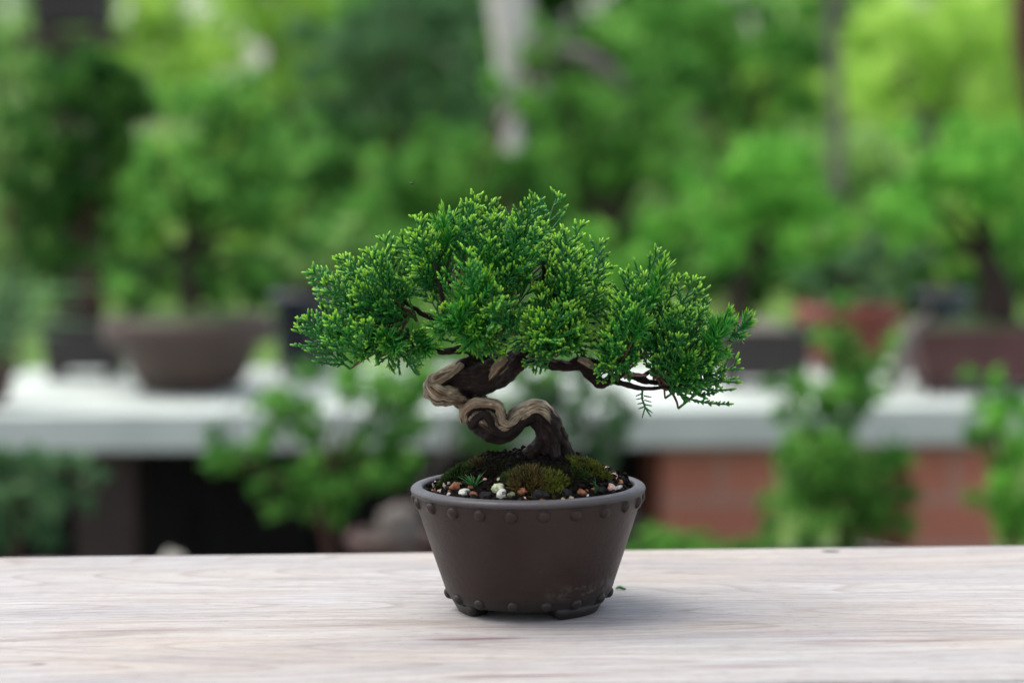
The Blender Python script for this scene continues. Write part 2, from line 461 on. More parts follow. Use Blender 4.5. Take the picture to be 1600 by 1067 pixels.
# ------------------------------------------------------------------ soil
def soil_z(x, y, fine=True):
    r = math.hypot(x, y)
    z = H - .0034 + .0146 * max(0, 1 - (math.hypot(x - .002, y - .004) / .0445) ** 2.4)
    z += .0028 * math.exp(-((x - .009) ** 2 + (y - .004) ** 2) / (2 * .010 ** 2))
    z += .0022 * math.exp(-((x + .018) ** 2 + (y - .006) ** 2) / (2 * .006 ** 2))
    if fine:
        z += .0016 * noise.noise(Vector((x * 160, y * 160, 2))) + .0011 * noise.noise(Vector((x * 420, y * 420, 5)))
    return z
def on_soil(px_, py_, lift=0):
    r = CM @ Vector(((px_ - 800) / F, -(py_ - 533.5) / F, -1))
    t = .90 ; best = None; bd = 9
    while t < 1.2:
        p = CAM + r * t
        if math.hypot(p.x, p.y) < .0455:
            d = p.z - soil_z(p.x, p.y, False) - lift
            if d <= 0: return p
            if d < bd: bd = d; best = p
        t += .0005
    best = best or Vector((0, 0, 0)); best.z = soil_z(best.x, best.y, False); return best
soil_m = NM('dark_soil'); c = soil_m.coord('Object')
sc_ = soil_m.ramp(soil_m.noise(c, 700, 5, .7), [(.35, (.004, .003, .003)), (.58, (.013, .010, .008)), (.78, (.06, .042, .03))])
soil_m.bump(soil_m.noise(c, 1100, 5, .7), 1, .0012); MSOIL = soil_m.set(sc_, .9, .06)
n = 150; g = np.linspace(0, 1, n); V = []; ang = np.linspace(0, 2 * np.pi, 200, endpoint=False)
rs = np.linspace(0.0003, .0452, 90)
for r in rs:
    for a in ang: x, y = r * math.cos(a), r * math.sin(a); V.append((x, y, soil_z(x, y)))
K = 200; fs = []
for i in range(len(rs) - 1):
    j = np.arange(K); k = (j + 1) % K; fs.append(np.stack([i * K + j, i * K + k, (i + 1) * K + k, (i + 1) * K + j], 1))
soilV = np.array(V); soilF = np.concatenate(fs)
# loose crumbs over the mound go into the same heap
crV = [soilV]; crF = [soilF]; nn = len(soilV)
ico = bmesh.new(); bmesh.ops.create_icosphere(ico, subdivisions=1, radius=1)
icV = np.array([v.co[:] for v in ico.verts]); icF = np.array([[v.index for v in f.verts] for f in ico.faces]); ico.free()
tri = []
for i in range(2600):
    r = .0440 * math.sqrt(random.random()); a = random.random() * 6.283
    x, y = r * math.cos(a), r * math.sin(a)
    s = random.choice((.0003, .0005, .0005, .0008, .0011)) * random.uniform(.7, 1.3)
    q = icV * (1 + .35 * rng.normal(size=(len(icV), 1))) * s * np.array([random.uniform(.7, 1.5), random.uniform(.7, 1.3), random.uniform(.6, 1.2)])
    crV.append(q + np.array([x, y, soil_z(x, y) + s * .4])); tri.append(icF + nn); nn += len(icV)
soil = mesh_obj('soil', np.concatenate(crV), [soilF, np.concatenate(tri)], MSOIL, None, smooth=False)
tag(soil, 'mound of black crumbly soil filling the small studded pot', 'soil', kind='stuff')

# ------------------------------------------------------------------ pebbles
def stone_mat(name, c0, c1, c2=None, rough=.6):
    m = NM(name); c = m.coord('Object')
    f = m.noise(c, 500, 4, .65); col = m.ramp(f, [(.35, c0), (.6, c1)])
    if c2: col = m.mix(m.ramp(m.noise(c, 330, 3), [(.52, 0.0), (.62, .9)]), col, c2)
    m.bump(m.noise(c, 1500, 4), .7, .0005); return m.set(col, rough, .15)
SM = {'black': stone_mat('black_stone', (.005, .005, .005), (.022, .021, .021), None, .85),
      'brown': stone_mat('brown_stone', (.11, .04, .02), (.30, .13, .065)),
      'cream': stone_mat('cream_stone', (.27, .19, .13), (.48, .39, .30)),
      'pink': stone_mat('pink_stone', (.45, .23, .17), (.68, .47, .38)),
      'white': stone_mat('white_stone', (.34, .33, .30), (.60, .59, .55)),
      'spotted': stone_mat('spotted_stone', (.42, .41, .34), (.66, .65, .57), (.07, .07, .05)),
      'lichen': stone_mat('lichen_stone', (.30, .36, .12), (.66, .66, .50), (.72, .72, .62)),
      'green': stone_mat('green_stone', (.05, .06, .03), (.16, .17, .09))}
def pebble(x, y, z, s, kind, label, group=None, asp=1.0, seed=0):
    bm = bmesh.new(); bmesh.ops.create_icosphere(bm, subdivisions=3, radius=s)
    sc3 = Vector((asp * random.uniform(.95, 1.1), random.uniform(.8, 1.05), random.uniform(.68, .85)))
    for v in bm.verts:
        d = v.co.normalized()
        k = 1 + .30 * noise.noise(d * 1.5 + Vector((seed * 3.1, 0, 0))) + .12 * noise.noise(d * 4 + Vector((0, seed, 0))) + .05 * noise.noise(d * 9 + Vector((0, seed, 2)))
        v.co = Vector((d.x * sc3.x, d.y * sc3.y, d.z * sc3.z)) * s * k
    pc = [Vector((random.gauss(0, 1), random.gauss(0, 1), random.gauss(0, 1))).normalized() for _ in range(7)]
    for v in bm.verts:                            # broken faces
        for n_ in pc:
            e = v.co.dot(n_) - s * .62
            if e > 0: v.co -= n_ * e * .85
    bmesh.ops.rotate(bm, verts=bm.verts, cent=(0, 0, 0), matrix=Euler((random.uniform(-.4, .4), random.uniform(-.4, .4), random.uniform(-.5, .5))).to_matrix())
    o = bm_obj('pebble', bm, SM[kind], None, smooth=True, world=False); o.location = (x, y, z)
    return tag(o, label, 'pebble', group)
marked = [
 (779, 766, 12, 'lichen', 'yellow-green lichened stone behind the white lump at the front rim', 1),
 (784, 774, 12, 'spotted', 'white knobbly stone with green spots at the middle of the front rim', 1.25),
 (726, 772, 11, 'spotted', 'chalky white stone with black specks, front left by the rim', 1.1),
 (712, 763, 12, 'brown', 'large rust-brown stone behind the speckled white stone', 1.2),
 (699, 760, 8, 'cream', 'cream stone left of the large rust-brown stone', 1),
 (702, 774, 5, 'white', 'little white stone below the rust-brown stone, at the rim', 1),
 (688, 769, 6, 'cream', 'flat cream stone lying along the front left rim', 1.6),
 (664, 755, 6, 'white', 'flat bluish white stone at the far left against the rim', 1.6),
 (681, 745, 6, 'white', 'small white stone high on the left edge of the soil', 1),
 (683, 735, 5, 'lichen', 'yellowish stone topmost on the left shoulder of the soil', 1),
 (679, 760, 6, 'cream', 'small tan stone between black stones on the left', 1),
 (694, 749, 5, 'pink', 'small pinkish stone above the cream stone on the left', 1),
 (953, 764, 9, 'pink', 'pale pink stone in front of its neighbours at the right rim', 1.1),
 (966, 765, 8, 'white', 'flat white stone at the far right against the rim', 1.4),
 (969, 756, 8, 'brown', 'brown stone at the far right edge of the soil', 1),
 (957, 747, 8, 'pink', 'pink and white stone topmost beside the right-hand moss', 1.2),
 (817, 771, 9, 'brown', 'reddish brown stone below the brown moss cushion', 1),
 (818, 780, 6, 'pink', 'small pinkish stone at the rim below the reddish brown one', 1.2),
 (850, 777, 12, 'black', 'long black stone at the front rim right of centre', 1.7),
 (884, 774, 11, 'black', 'black angular stone right of the long black one at the front rim', 1.2),
 (908, 772, 8, 'brown', 'brown stone among black ones at the front right', 1.1),
 (937, 769, 9, 'black', 'black stone left of the pale pink stone at the right', 1.2),
 (918, 776, 3, 'white', 'tiny white grit stone at the front right rim', 1),
 (779, 751, 6, 'lichen', 'lime-coloured upright stone on the dark soil above the white lump', .7),
 (796, 755, 4, 'white', 'tiny white stone alone on the dark soil left of the moss', 1.3),
 (798, 774, 8, 'green', 'grey-green stone right of the white lump', 1),
 (758, 750, 3.5, 'pink', 'tiny salmon stone on the dark soil right of the grass tuft', 1),
 (735, 763, 6, 'brown', 'small red-brown stone in front of the grass tuft', 1.1),
 (741, 775, 8, 'brown', 'brown stone at the rim right of the speckled white stone', 1.2),
 (757, 777, 9, 'black', 'black stone at the rim left of the white lump', 1.3),
 (879, 781, 4, 'pink', 'tiny pink grit stone under the black angular stone', 1.2),
 (893, 780, 4, 'cream', 'tiny cream grit stone at the front rim right of centre', 1.3),
]
for i, (a, b, s, kd, lb, asp) in enumerate(marked):
    p = on_soil(a, b)
    rr = math.hypot(p.x, p.y); lim = .0445 - s * px * .8
    if rr > lim: p.x *= lim / rr; p.y *= lim / rr
    pebble(p.x, p.y, max(p.z, soil_z(p.x, p.y, False)) + s * px * .15, s * px * .92, kd, lb, None, asp, i)
fill = {'black': 'black gravel stone wedged between the soil and the pot rim', 'brown': 'small brown gravel stone in the ring round the soil', 'cream': 'small pale gravel stone in the ring round the soil'}
for i in range(150):
    a = random.uniform(0, 6.283) if i % 2 else random.gauss(-1.57, .9); r = random.uniform(.036, .0442)
    kd = random.choices(('black', 'brown', 'cream'), (.68, .2, .12))[0]
    s = random.uniform(.0008, .0019) if kd == 'black' else random.uniform(.0006, .0014)
    x, y = r * math.cos(a), r * math.sin(a)
    pebble(x, y, soil_z(x, y, False) + s * .3, s, kd, fill[kd], kd + ' gravel round the soil', random.uniform(.9, 1.4), 100 + i)

# ------------------------------------------------------------------ moss and grass tuft
def moss(cx, cy, rx, ry, h, nb, bl, mat, label, spread=.6):
    z0 = soil_z(cx, cy, False); acc = Acc(); B = []; Dn = []; tp = []; rn = []
    for i in range(nb):
        a = random.random() * 6.283; r = math.sqrt(random.random())
        x, y = r * math.cos(a), r * math.sin(a)
        if noise.noise(Vector((x * 2.6 + 7, y * 2.6, cx * 700))) < -.10 and random.random() < .8: continue
        zz = h * math.sqrt(max(0, 1 - r * r)) * (1 + .9 * noise.noise(Vector((x * 4, y * 4, cx * 900))))
        B.append((cx + x * rx, cy + y * ry, soil_z(cx + x * rx, cy + y * ry, False) - .0012 + zz))
        Dn.append((x * 1.1 + random.gauss(0, spread * .6), y * 1.1 + random.gauss(0, spread * .6), .75 + random.gauss(0, .3)))
        rn.append(min(1, max(0, .5 + .9 * noise.noise(Vector((x * 2.2, y * 2.2, cx * 500 + 3))) + random.gauss(0, .2)))); tp.append(min(1, max(0, random.gauss(.62, .25))))
    V, Fc, T, Rn = tubes(B, Dn, np.array([bl * random.uniform(.6, 1.3) for _ in B]), bl * .085, 0, np.array(tp), np.array(rn), prof=[(0, 1), (.5, .9), (1, .1)], sides=3)
    acc.add(V, Fc, T, Rn)
    o = acc.build('moss_cushion', mat, None, (cx, cy, z0)); return tag(o, label, 'moss')
MM1 = leafmat('moss_brown', (.014, .015, .008), (.10, .060, .016), (.22, .20, .045), .7, .2, .2)
MM2 = leafmat('moss_lime', (.035, .04, .008), (.14, .17, .018), (.36, .42, .045), .7, .3, .2)
MM4 = leafmat('moss_dark', (.006, .006, .003), (.022, .022, .008), (.06, .06, .02), .8, .2, .1)
MM3 = leafmat('moss_green', (.010, .025, .006), (.04, .075, .012), (.10, .20, .03), .7, .3, .2)
p = on_soil(826, 752); moss(p.x, p.y, .0082, .0070, .0028, 1700, .0036, MM1, 'brown and olive moss cushion on the soil at the front, below the trunk')
p = on_soil(862, 752); moss(p.x, p.y, .0058, .0055, .0022, 950, .0029, MM2, 'olive-yellow moss cushion touching the brown one on its right')
p = on_soil(925, 735); moss(p.x, p.y, .0090, .007, .0030, 1700, .0020, MM2, 'bright yellow-green moss cushion on the right shoulder of the soil')
p = on_soil(715, 742); moss(p.x, p.y, .0060, .005, .0030, 900, .0026, MM3, 'dark green moss patch on the left slope of the soil')
p = on_soil(700, 752); moss(p.x, p.y, .0040, .004, .0020, 420, .0022, MM3, 'smaller green moss patch low on the left by the cream stones')
p = on_soil(800, 748); moss(p.x, p.y, .0045, .004, .0028, 480, .0024, MM3, 'dark moss patch on the left flank of the brown moss cushion')
for q_, rx_, lb_ in (((770, 728), .013, 'thin dark moss threads over the soil left of the trunk'), ((880, 745), .010, 'dark moss threads on the soil below the right of the trunk'), ((840, 742), .012, 'dark shaggy moss at the foot of the trunk above the brown cushion')):
    p = on_soil(*q_); moss(p.x, p.y, rx_, .010, .0012, 1500, .0024, MM4, lb_, 1.0)
for q_, rx_, mt_, lb_ in (((842, 770), .0036, MM1, 'small rusty tuft of moss hanging over the gravel below the brown cushion'), ((868, 768), .0034, MM2, 'small olive tuft of moss hanging over the gravel at the front'), ((905, 742), .0040, MM3, 'green moss tuft between the trunk foot and the right-hand moss'), ((900, 722), .0036, MM2, 'little lime tuft of moss close to the right side of the trunk foot'), ((742, 725), .0040, MM1, 'brownish moss tuft high on the left slope of the soil')):
    p = on_soil(*q_); moss(p.x, p.y, rx_, rx_, .0012, 380, .0028, mt_, lb_, .9)
MG = leafmat('grass_blade', (.02, .10, .03), (.05, .20, .05), (.13, .42, .10), .4, .35)
p = on_soil(741, 760); B = []; Dn = []
acc = Acc()
for i in range(26):
    a = random.random() * 6.283; L = random.uniform(.004, .0085)
    k = random.uniform(.25, 1.1)
    B = p + Vector((math.cos(a), math.sin(a), 0)) * random.uniform(0, .0012)
    d = Vector((math.cos(a) * k, math.sin(a) * k, 1)).normalized()
    Pn = []
    for t in (0, .35, .7, 1): q = B + d * L * t + Vector((d.x, d.y, -.5)) * L * .35 * t * t; Pn.append((q.x, q.y, q.z, .00028 * (1 - t * .85)))
    V, Fc, co, dd, s = sweep(Pn, 3, 4, None, False); acc.add(V, Fc[0], np.repeat(np.linspace(.2, 1, len(V) // 4), 4), random.random())
tag(acc.build('grass_tuft', MG, None, p), 'tiny tuft of green grass growing at the front left of the soil', 'grass tuft')
p = on_soil(928, 770); acc = Acc()
for i in range(3):
    Pn = [(p.x + .0003 * i, p.y - .001, p.z, .0002), (p.x + .0006 + .0005 * i, p.y - .002, p.z + .003, .00016), (p.x + .0004 - .001 * i, p.y - .002, p.z + .0066 - .001 * i, .0001)]
    V, Fc, co, dd, s = sweep(Pn, 4, 4, None, False); acc.add(V, Fc[0], .4, .4)
tag(acc.build('seedling', MG, None, p), 'thin grey-green wisp of a seedling at the right of the soil', 'seedling')

# ------------------------------------------------------------------ the juniper
MT = trunk_mat()
tree = thing('juniper_bonsai', 'twisted miniature juniper bonsai growing in the small studded pot', 'bonsai tree', (.0085, .004, H + .006))
def tp(x, y, Y, r): q = pix(x, y, Y); return (q.x, q.y, q.z, r * px)
#           x    y     depth   r   pale  pale-direction
TR = [(862, 752, .004, 44, 0.0, (0, -1, 0)), (862, 728, .004, 36, .0, (0, -1, 0)), (861, 704, .003, 28, .03, (0, -1, 1)), (858, 680, .000, 22, .15, (0, -.4, 1)),
      (852, 659, -.002, 21, .55, (-.2, -.2, 1)), (836, 643, -.003, 19, .8, (-.4, -.3, 1)), (815, 650, -.004, 17, .8, (-.5, -.3, 1)), (799, 665, -.005, 17, .6, (-.6, -.5, 1)),
      (782, 673, -.006, 18, .45, (.1, -.6, 1)), (765, 665, -.004, 24, .45, (.1, -.5, 1)), (754, 651, -.001, 27, .5, (-.3, -.3, 1)), (746, 636, .005, 19, .5, (-.5, -.3, .6)),
      (722, 624, .004, 13, .8, (-.4, -.8, -.3)), (700, 617, -.002, 15.5, .95, (-.3, -1, -.1)), (682, 612, -.005, 17, 1, (-.6, -1, .2)), (678, 600, -.002, 13.5, 1, (-1, -.5, .5)),
      (697, 590, .001, 15, .75, (-.5, -.2, 1)), (722, 588, .001, 23, .35, (-.6, -.1, 1)), (750, 588, .001, 27, .22, (-.5, 0, 1)), (775, 580, .002, 25, .35, (0, -1, .3)), (797, 568, .004, 19, .2, (0, -1, .5)),
      (818, 552, .005, 13, .15, (0, -1, .5)), (835, 535, .006, 9, .1, (0, -1, .5))]
P = [tp(x, y, Y, r) for x, y, Y, r, a, b in TR]
n = 14; sides = 96
def lob(s, a):
    tw = a + s * 42
    rid = .17 * np.abs(np.cos(1.5 * tw)) ** .55 + .15 * np.abs(np.cos(2.5 * tw + 1 + 12 * s)) ** .6 + .05 * np.abs(np.cos(5.5 * tw + 8 * s)) ** .7
    return .77 + rid + .05 * np.sin(s * 260 + 2 * a)
V, Fc, co, dirs, s = sweep(P, n, sides, lob)
Kk = len(s); tpar = np.linspace(0, len(TR) - 1, Kk)
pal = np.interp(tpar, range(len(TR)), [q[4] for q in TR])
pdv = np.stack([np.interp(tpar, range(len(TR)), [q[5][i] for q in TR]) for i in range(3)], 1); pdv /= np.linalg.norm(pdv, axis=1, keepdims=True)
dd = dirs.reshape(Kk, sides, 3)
pale = np.clip(pal[:, None] * (.35 + .85 * (dd * pdv[:, None]).sum(-1)), 0, 1)  # deadwood mixed with light painted on upper and front faces
a = np.linspace(0, 2 * np.pi, sides, endpoint=False)[None]; ss = s[:, None]
tw = a + ss * 42
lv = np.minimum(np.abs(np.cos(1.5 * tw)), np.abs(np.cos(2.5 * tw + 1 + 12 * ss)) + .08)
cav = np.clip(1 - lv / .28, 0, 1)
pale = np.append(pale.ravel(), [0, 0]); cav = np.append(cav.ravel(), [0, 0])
VV = V.copy()
for i in range(len(VV)):                      # gnarled surface
    q = Vector(VV[i] * 200); k = (1 + 1.2 * max(0, min(1, (.072 - VV[i][2]) / .015))) * ( .0013 * noise.noise(q) + .0004 * noise.noise(q * 2.7))
    if i < len(dirs): VV[i] += dirs[i] * k
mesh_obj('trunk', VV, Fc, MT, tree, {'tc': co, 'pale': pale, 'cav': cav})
def limb(name, pts, pl=.15, n=10, sides=30, parent=tree):
    Pn = [tp(*q) for q in pts]
    V, Fc, co, d, s = sweep(Pn, n, sides, lambda s, a: .84 + .2 * np.abs(np.cos(1.5 * a + s * 60)) ** .6 + .10 * np.abs(np.cos(4.5 * a - s * 90 + 1)) + .07 * np.sin(s * 700 + a * 2))
    r0 = float(np.median([q[3] for q in Pn]))
    for i in range(len(d)): V[i] += d[i] * r0 * (.34 * noise.noise(Vector(V[i] * 330)) + .16 * noise.noise(Vector(V[i] * 900)))
    pv = np.clip(pl * (.4 + .8 * (np.append(d, [[0, 0, 0], [0, 0, 0]], 0) @ np.array([-.2, -.3, .93]))), 0, 1)  # upper faces paler: top light painted into the wood colour
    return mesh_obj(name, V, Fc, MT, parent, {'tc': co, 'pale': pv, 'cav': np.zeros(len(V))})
# root flare ridges and torn bark at the foot of the trunk
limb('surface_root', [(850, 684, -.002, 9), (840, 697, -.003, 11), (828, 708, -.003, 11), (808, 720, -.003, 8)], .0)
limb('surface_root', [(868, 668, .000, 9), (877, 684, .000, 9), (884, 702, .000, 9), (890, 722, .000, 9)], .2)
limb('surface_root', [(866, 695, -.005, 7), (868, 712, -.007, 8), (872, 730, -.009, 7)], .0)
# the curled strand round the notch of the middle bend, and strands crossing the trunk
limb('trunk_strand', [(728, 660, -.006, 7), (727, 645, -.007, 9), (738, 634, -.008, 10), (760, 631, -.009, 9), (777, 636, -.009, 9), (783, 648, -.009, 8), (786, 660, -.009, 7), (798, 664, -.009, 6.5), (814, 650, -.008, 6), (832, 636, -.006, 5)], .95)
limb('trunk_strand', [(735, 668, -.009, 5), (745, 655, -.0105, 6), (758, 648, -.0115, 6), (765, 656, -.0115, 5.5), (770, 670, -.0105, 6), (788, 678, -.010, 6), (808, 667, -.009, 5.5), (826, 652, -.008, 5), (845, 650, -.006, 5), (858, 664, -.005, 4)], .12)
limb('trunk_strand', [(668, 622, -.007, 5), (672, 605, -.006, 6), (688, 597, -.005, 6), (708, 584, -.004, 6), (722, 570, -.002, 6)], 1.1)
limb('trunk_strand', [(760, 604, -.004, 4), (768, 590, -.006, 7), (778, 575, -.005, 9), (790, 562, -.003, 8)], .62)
branches = [
 [(812, 556, .004, 13), (838, 562, .002, 10), (862, 568, -.002, 8.5), (885, 572, -.003, 8), (908, 572, -.004, 7.5), (925, 588, -.004, 8), (940, 598, -.003, 8), (955, 592, -.002, 6.5), (975, 583, -.001, 5.5), (1000, 592, 0, 5), (1030, 598, .002, 3.5), (1065, 592, .004, 2.3)],
 [(890, 572, -.003, 6), (905, 562, -.006, 5), (925, 566, -.009, 4), (945, 575, -.01, 3)],
 [(950, 592, -.002, 5), (975, 600, -.006, 4.5), (1000, 606, -.006, 3.5), (1030, 606, -.004, 2.5), (1080, 598, 0, 1.6)],
 [(755, 575, .002, 15), (748, 552, .004, 12), (735, 535, .006, 9), (715, 520, .006, 7), (690, 505, .004, 5), (660, 490, 0, 3.5), (630, 470, -.004, 2.5)],
 [(745, 550, .004, 8), (720, 546, -.002, 6), (690, 549, -.006, 5), (660, 539, -.006, 4.5), (630, 537, -.004, 3.5), (595, 530, -.002, 2.5), (560, 520, 0, 1.8)],
 [(775, 560, .004, 10), (785, 535, .006, 8), (780, 505, .008, 6), (770, 470, .006, 4.5), (755, 430, .004, 3), (735, 390, .002, 2)],
 [(820, 552, .005, 9), (830, 525, .004, 7), (838, 495, .002, 5), (845, 460, 0, 4), (850, 420, 0, 2.5), (845, 380, 0, 1.6)],
 [(835, 525, .004, 5), (860, 500, -.004, 4), (885, 470, -.006, 3), (900, 430, -.004, 2)],
 [(730, 535, .006, 5), (700, 500, -.010, 4), (690, 460, -.014, 3), (680, 410, -.012, 2)],
 [(970, 585, -.001, 4), (985, 555, .004, 3), (1000, 520, .006, 2.4), (1010, 470, .006, 1.6)],
 [(1000, 592, 0, 3), (1035, 565, .004, 2.5), (1070, 530, .006, 2), (1100, 500, .006, 1.5)]]
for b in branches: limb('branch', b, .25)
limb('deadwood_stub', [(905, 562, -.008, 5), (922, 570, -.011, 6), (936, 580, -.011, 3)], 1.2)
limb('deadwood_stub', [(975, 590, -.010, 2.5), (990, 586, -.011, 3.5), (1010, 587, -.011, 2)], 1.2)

# foliage: flat sprays of scale leaves, and starry tufts of needle leaves
def unit(v): return v / (np.linalg.norm(v) + 1e-12)
class Spray:
    def __init__(s): s.sB = []; s.sD = []; s.sL = []; s.sR = []; s.s0 = []; s.s1 = []; s.sr = []; s.tw = []; s.nB = []; s.nD = []; s.nL = []; s.n1 = []; s.nr = []
    def shoot(s, B, d, L, r, a, b, rn): s.sB.append(B); s.sD.append(d); s.sL.append(L); s.sR.append(r); s.s0.append(a); s.s1.append(b); s.sr.append(rn)
    def frond(s, B, d, nrm, L, rn, young_lit):
        """main axis from B along d, side twigs in the plane across nrm, shoots on every twig"""
        d = unit(d); side = unit(np.cross(nrm, d)); up = np.array([0, 0, 1.0])
        bend = rng.normal() * .25; n_side = max(5, int(L / .0029)); axis = []
        for i in range(n_side + 1):
            t = i / n_side; axis.append(B + d * L * t + side * bend * L * t * t * .5 + up * .10 * L * t * t)
        s.tw.append((np.array(axis), .00055, .0003))
        for i in range(1, n_side + 1):
            t = i / n_side; Bp = axis[i]; dd = unit(axis[i] - axis[i - 1])
            for sg in ((1, -1) if rng.random() < .35 else ((1,) if i % 2 else (-1,))):
                ang = R(rng.uniform(36, 56)); out = unit(dd * math.cos(ang) + side * sg * math.sin(ang) + nrm * rng.normal() * .28)
                l2 = L * .46 * (1 - t) ** .85 * (0.45 + .55 * min(1, t * 4)) * rng.uniform(.7, 1.2) + .0022
                k = max(1, int(l2 / .00155)); pts = [Bp]
                for j in range(1, k + 1):
                    u = j / k; q = Bp + out * l2 * u + dd * l2 * .22 * u * u; pts.append(q)
                    yy = young_lit * (.35 + .65 * u) * (.45 + .55 * t)
                    e = unit(pts[-1] - pts[-2]); s2 = unit(np.cross(nrm, e) + nrm * rng.normal() * .5)
                    for sg2 in (1, -1):
                        if rng.random() < .28: continue
                        l3 = rng.uniform(.0016, .0030) * (1.05 - .35 * u)
                        s.shoot(q, e * .8 + s2 * sg2 * rng.uniform(.45, .85), l3, rng.uniform(.00046, .00062), .12 * yy, min(1, .22 + .8 * yy + rng.normal() * .12), rn + rng.normal() * .12)
                s.shoot(pts[-1], unit(pts[-1] - pts[-2]), rng.uniform(.0024, .0036), .00060, .2 * young_lit, min(1, .35 + .75 * young_lit * (.5 + .5 * t)), rn)
                s.tw.append((np.array(pts), .00046, .00040))
        s.shoot(axis[-1], unit(axis[-1] - axis[-2]), .0034, .0006, .3, min(1, .5 + .6 * young_lit), rn)
        for sg in (-1, 1): s.shoot(axis[-1], unit(axis[-1] - axis[-2]) * .9 + side * sg * .5, .0028, .0005, .3, min(1, .5 + .6 * young_lit), rn)
    def tuft(s, B, d, L, rn, young_lit, nl=.0062):
        d = unit(d); axis = [B + d * L * t + np.array([0, 0, .1]) * L * t * t for t in np.linspace(0, 1, 6)]
        s.tw.append((np.array(axis), .0005, .0004)); nn_ = int(L / .00042)
        for i in range(nn_):
            t = (i + .5) / nn_; q = B + d * L * t + np.array([0, 0, .1]) * L * t * t
            v = unit(np.cross(d, rng.normal(size=3))); op = rng.uniform(.7, 1.25) * (1.15 - .75 * t)
            s.nB.append(q); s.nD.append(unit(d * (.55 + .5 * t) + v * op)); s.nL.append(nl * rng.uniform(.7, 1.15) * (1 - .35 * t ** 3)); s.n1.append(np.clip(.28 + young_lit * (.15 + .75 * t ** 2) + rng.normal() * .08, 0, 1)); s.nr.append(rn + rng.normal() * .1)
    def build(s, name, parent, label=None):
        acc = Acc()
        if s.sB:
            V, Fc, T, Rn = tubes(s.sB, np.array(s.sD), np.array(s.sL), np.array(s.sR), np.array(s.s0), np.array(s.s1), np.clip(s.sr, 0, 1), .10); acc.add(V, Fc, T, Rn)
        if s.nB:
            V, Fc, T, Rn = tubes(s.nB, np.array(s.nD), np.array(s.nL), .00042, .1, np.array(s.n1), np.clip(s.nr, 0, 1) * .7 + .5, .12, prof=[(0, .7), (.3, 1), (.7, .8), (1, .05)], stretch=.6); acc.add(V, Fc, T, Rn)
        for pts, r0, r1 in s.tw:
            Pn = np.concatenate([pts, np.linspace(r0, r1, len(pts))[:, None]], 1)
            C = Pn[:, :3]; T_, N_, B_ = frames(C); a = np.arange(4) * math.pi / 2
            VV = (C[:, None] + (N_[:, None] * np.cos(a)[None, :, None] + B_[:, None] * np.sin(a)[None, :, None]) * Pn[:, 3][:, None, None]).reshape(-1, 3)
            K = len(C); j = np.arange(4); k = (j + 1) % 4
            Fq = np.concatenate([np.stack([i * 4 + j, i * 4 + k, (i + 1) * 4 + k, (i + 1) * 4 + j], 1) for i in range(K - 1)])
            acc.add(VV, Fq, .12, .35)
        o = acc.build(name, MJ, parent)
        if label: o['label'] = label
        return o
MJ = leafmat('juniper_leaf', (.004, .080, .017), (.038, .30, .036), (.50, .90, .05), .30, .30, .36)
MTW = NM('twig').set((.10, .045, .025), .6)
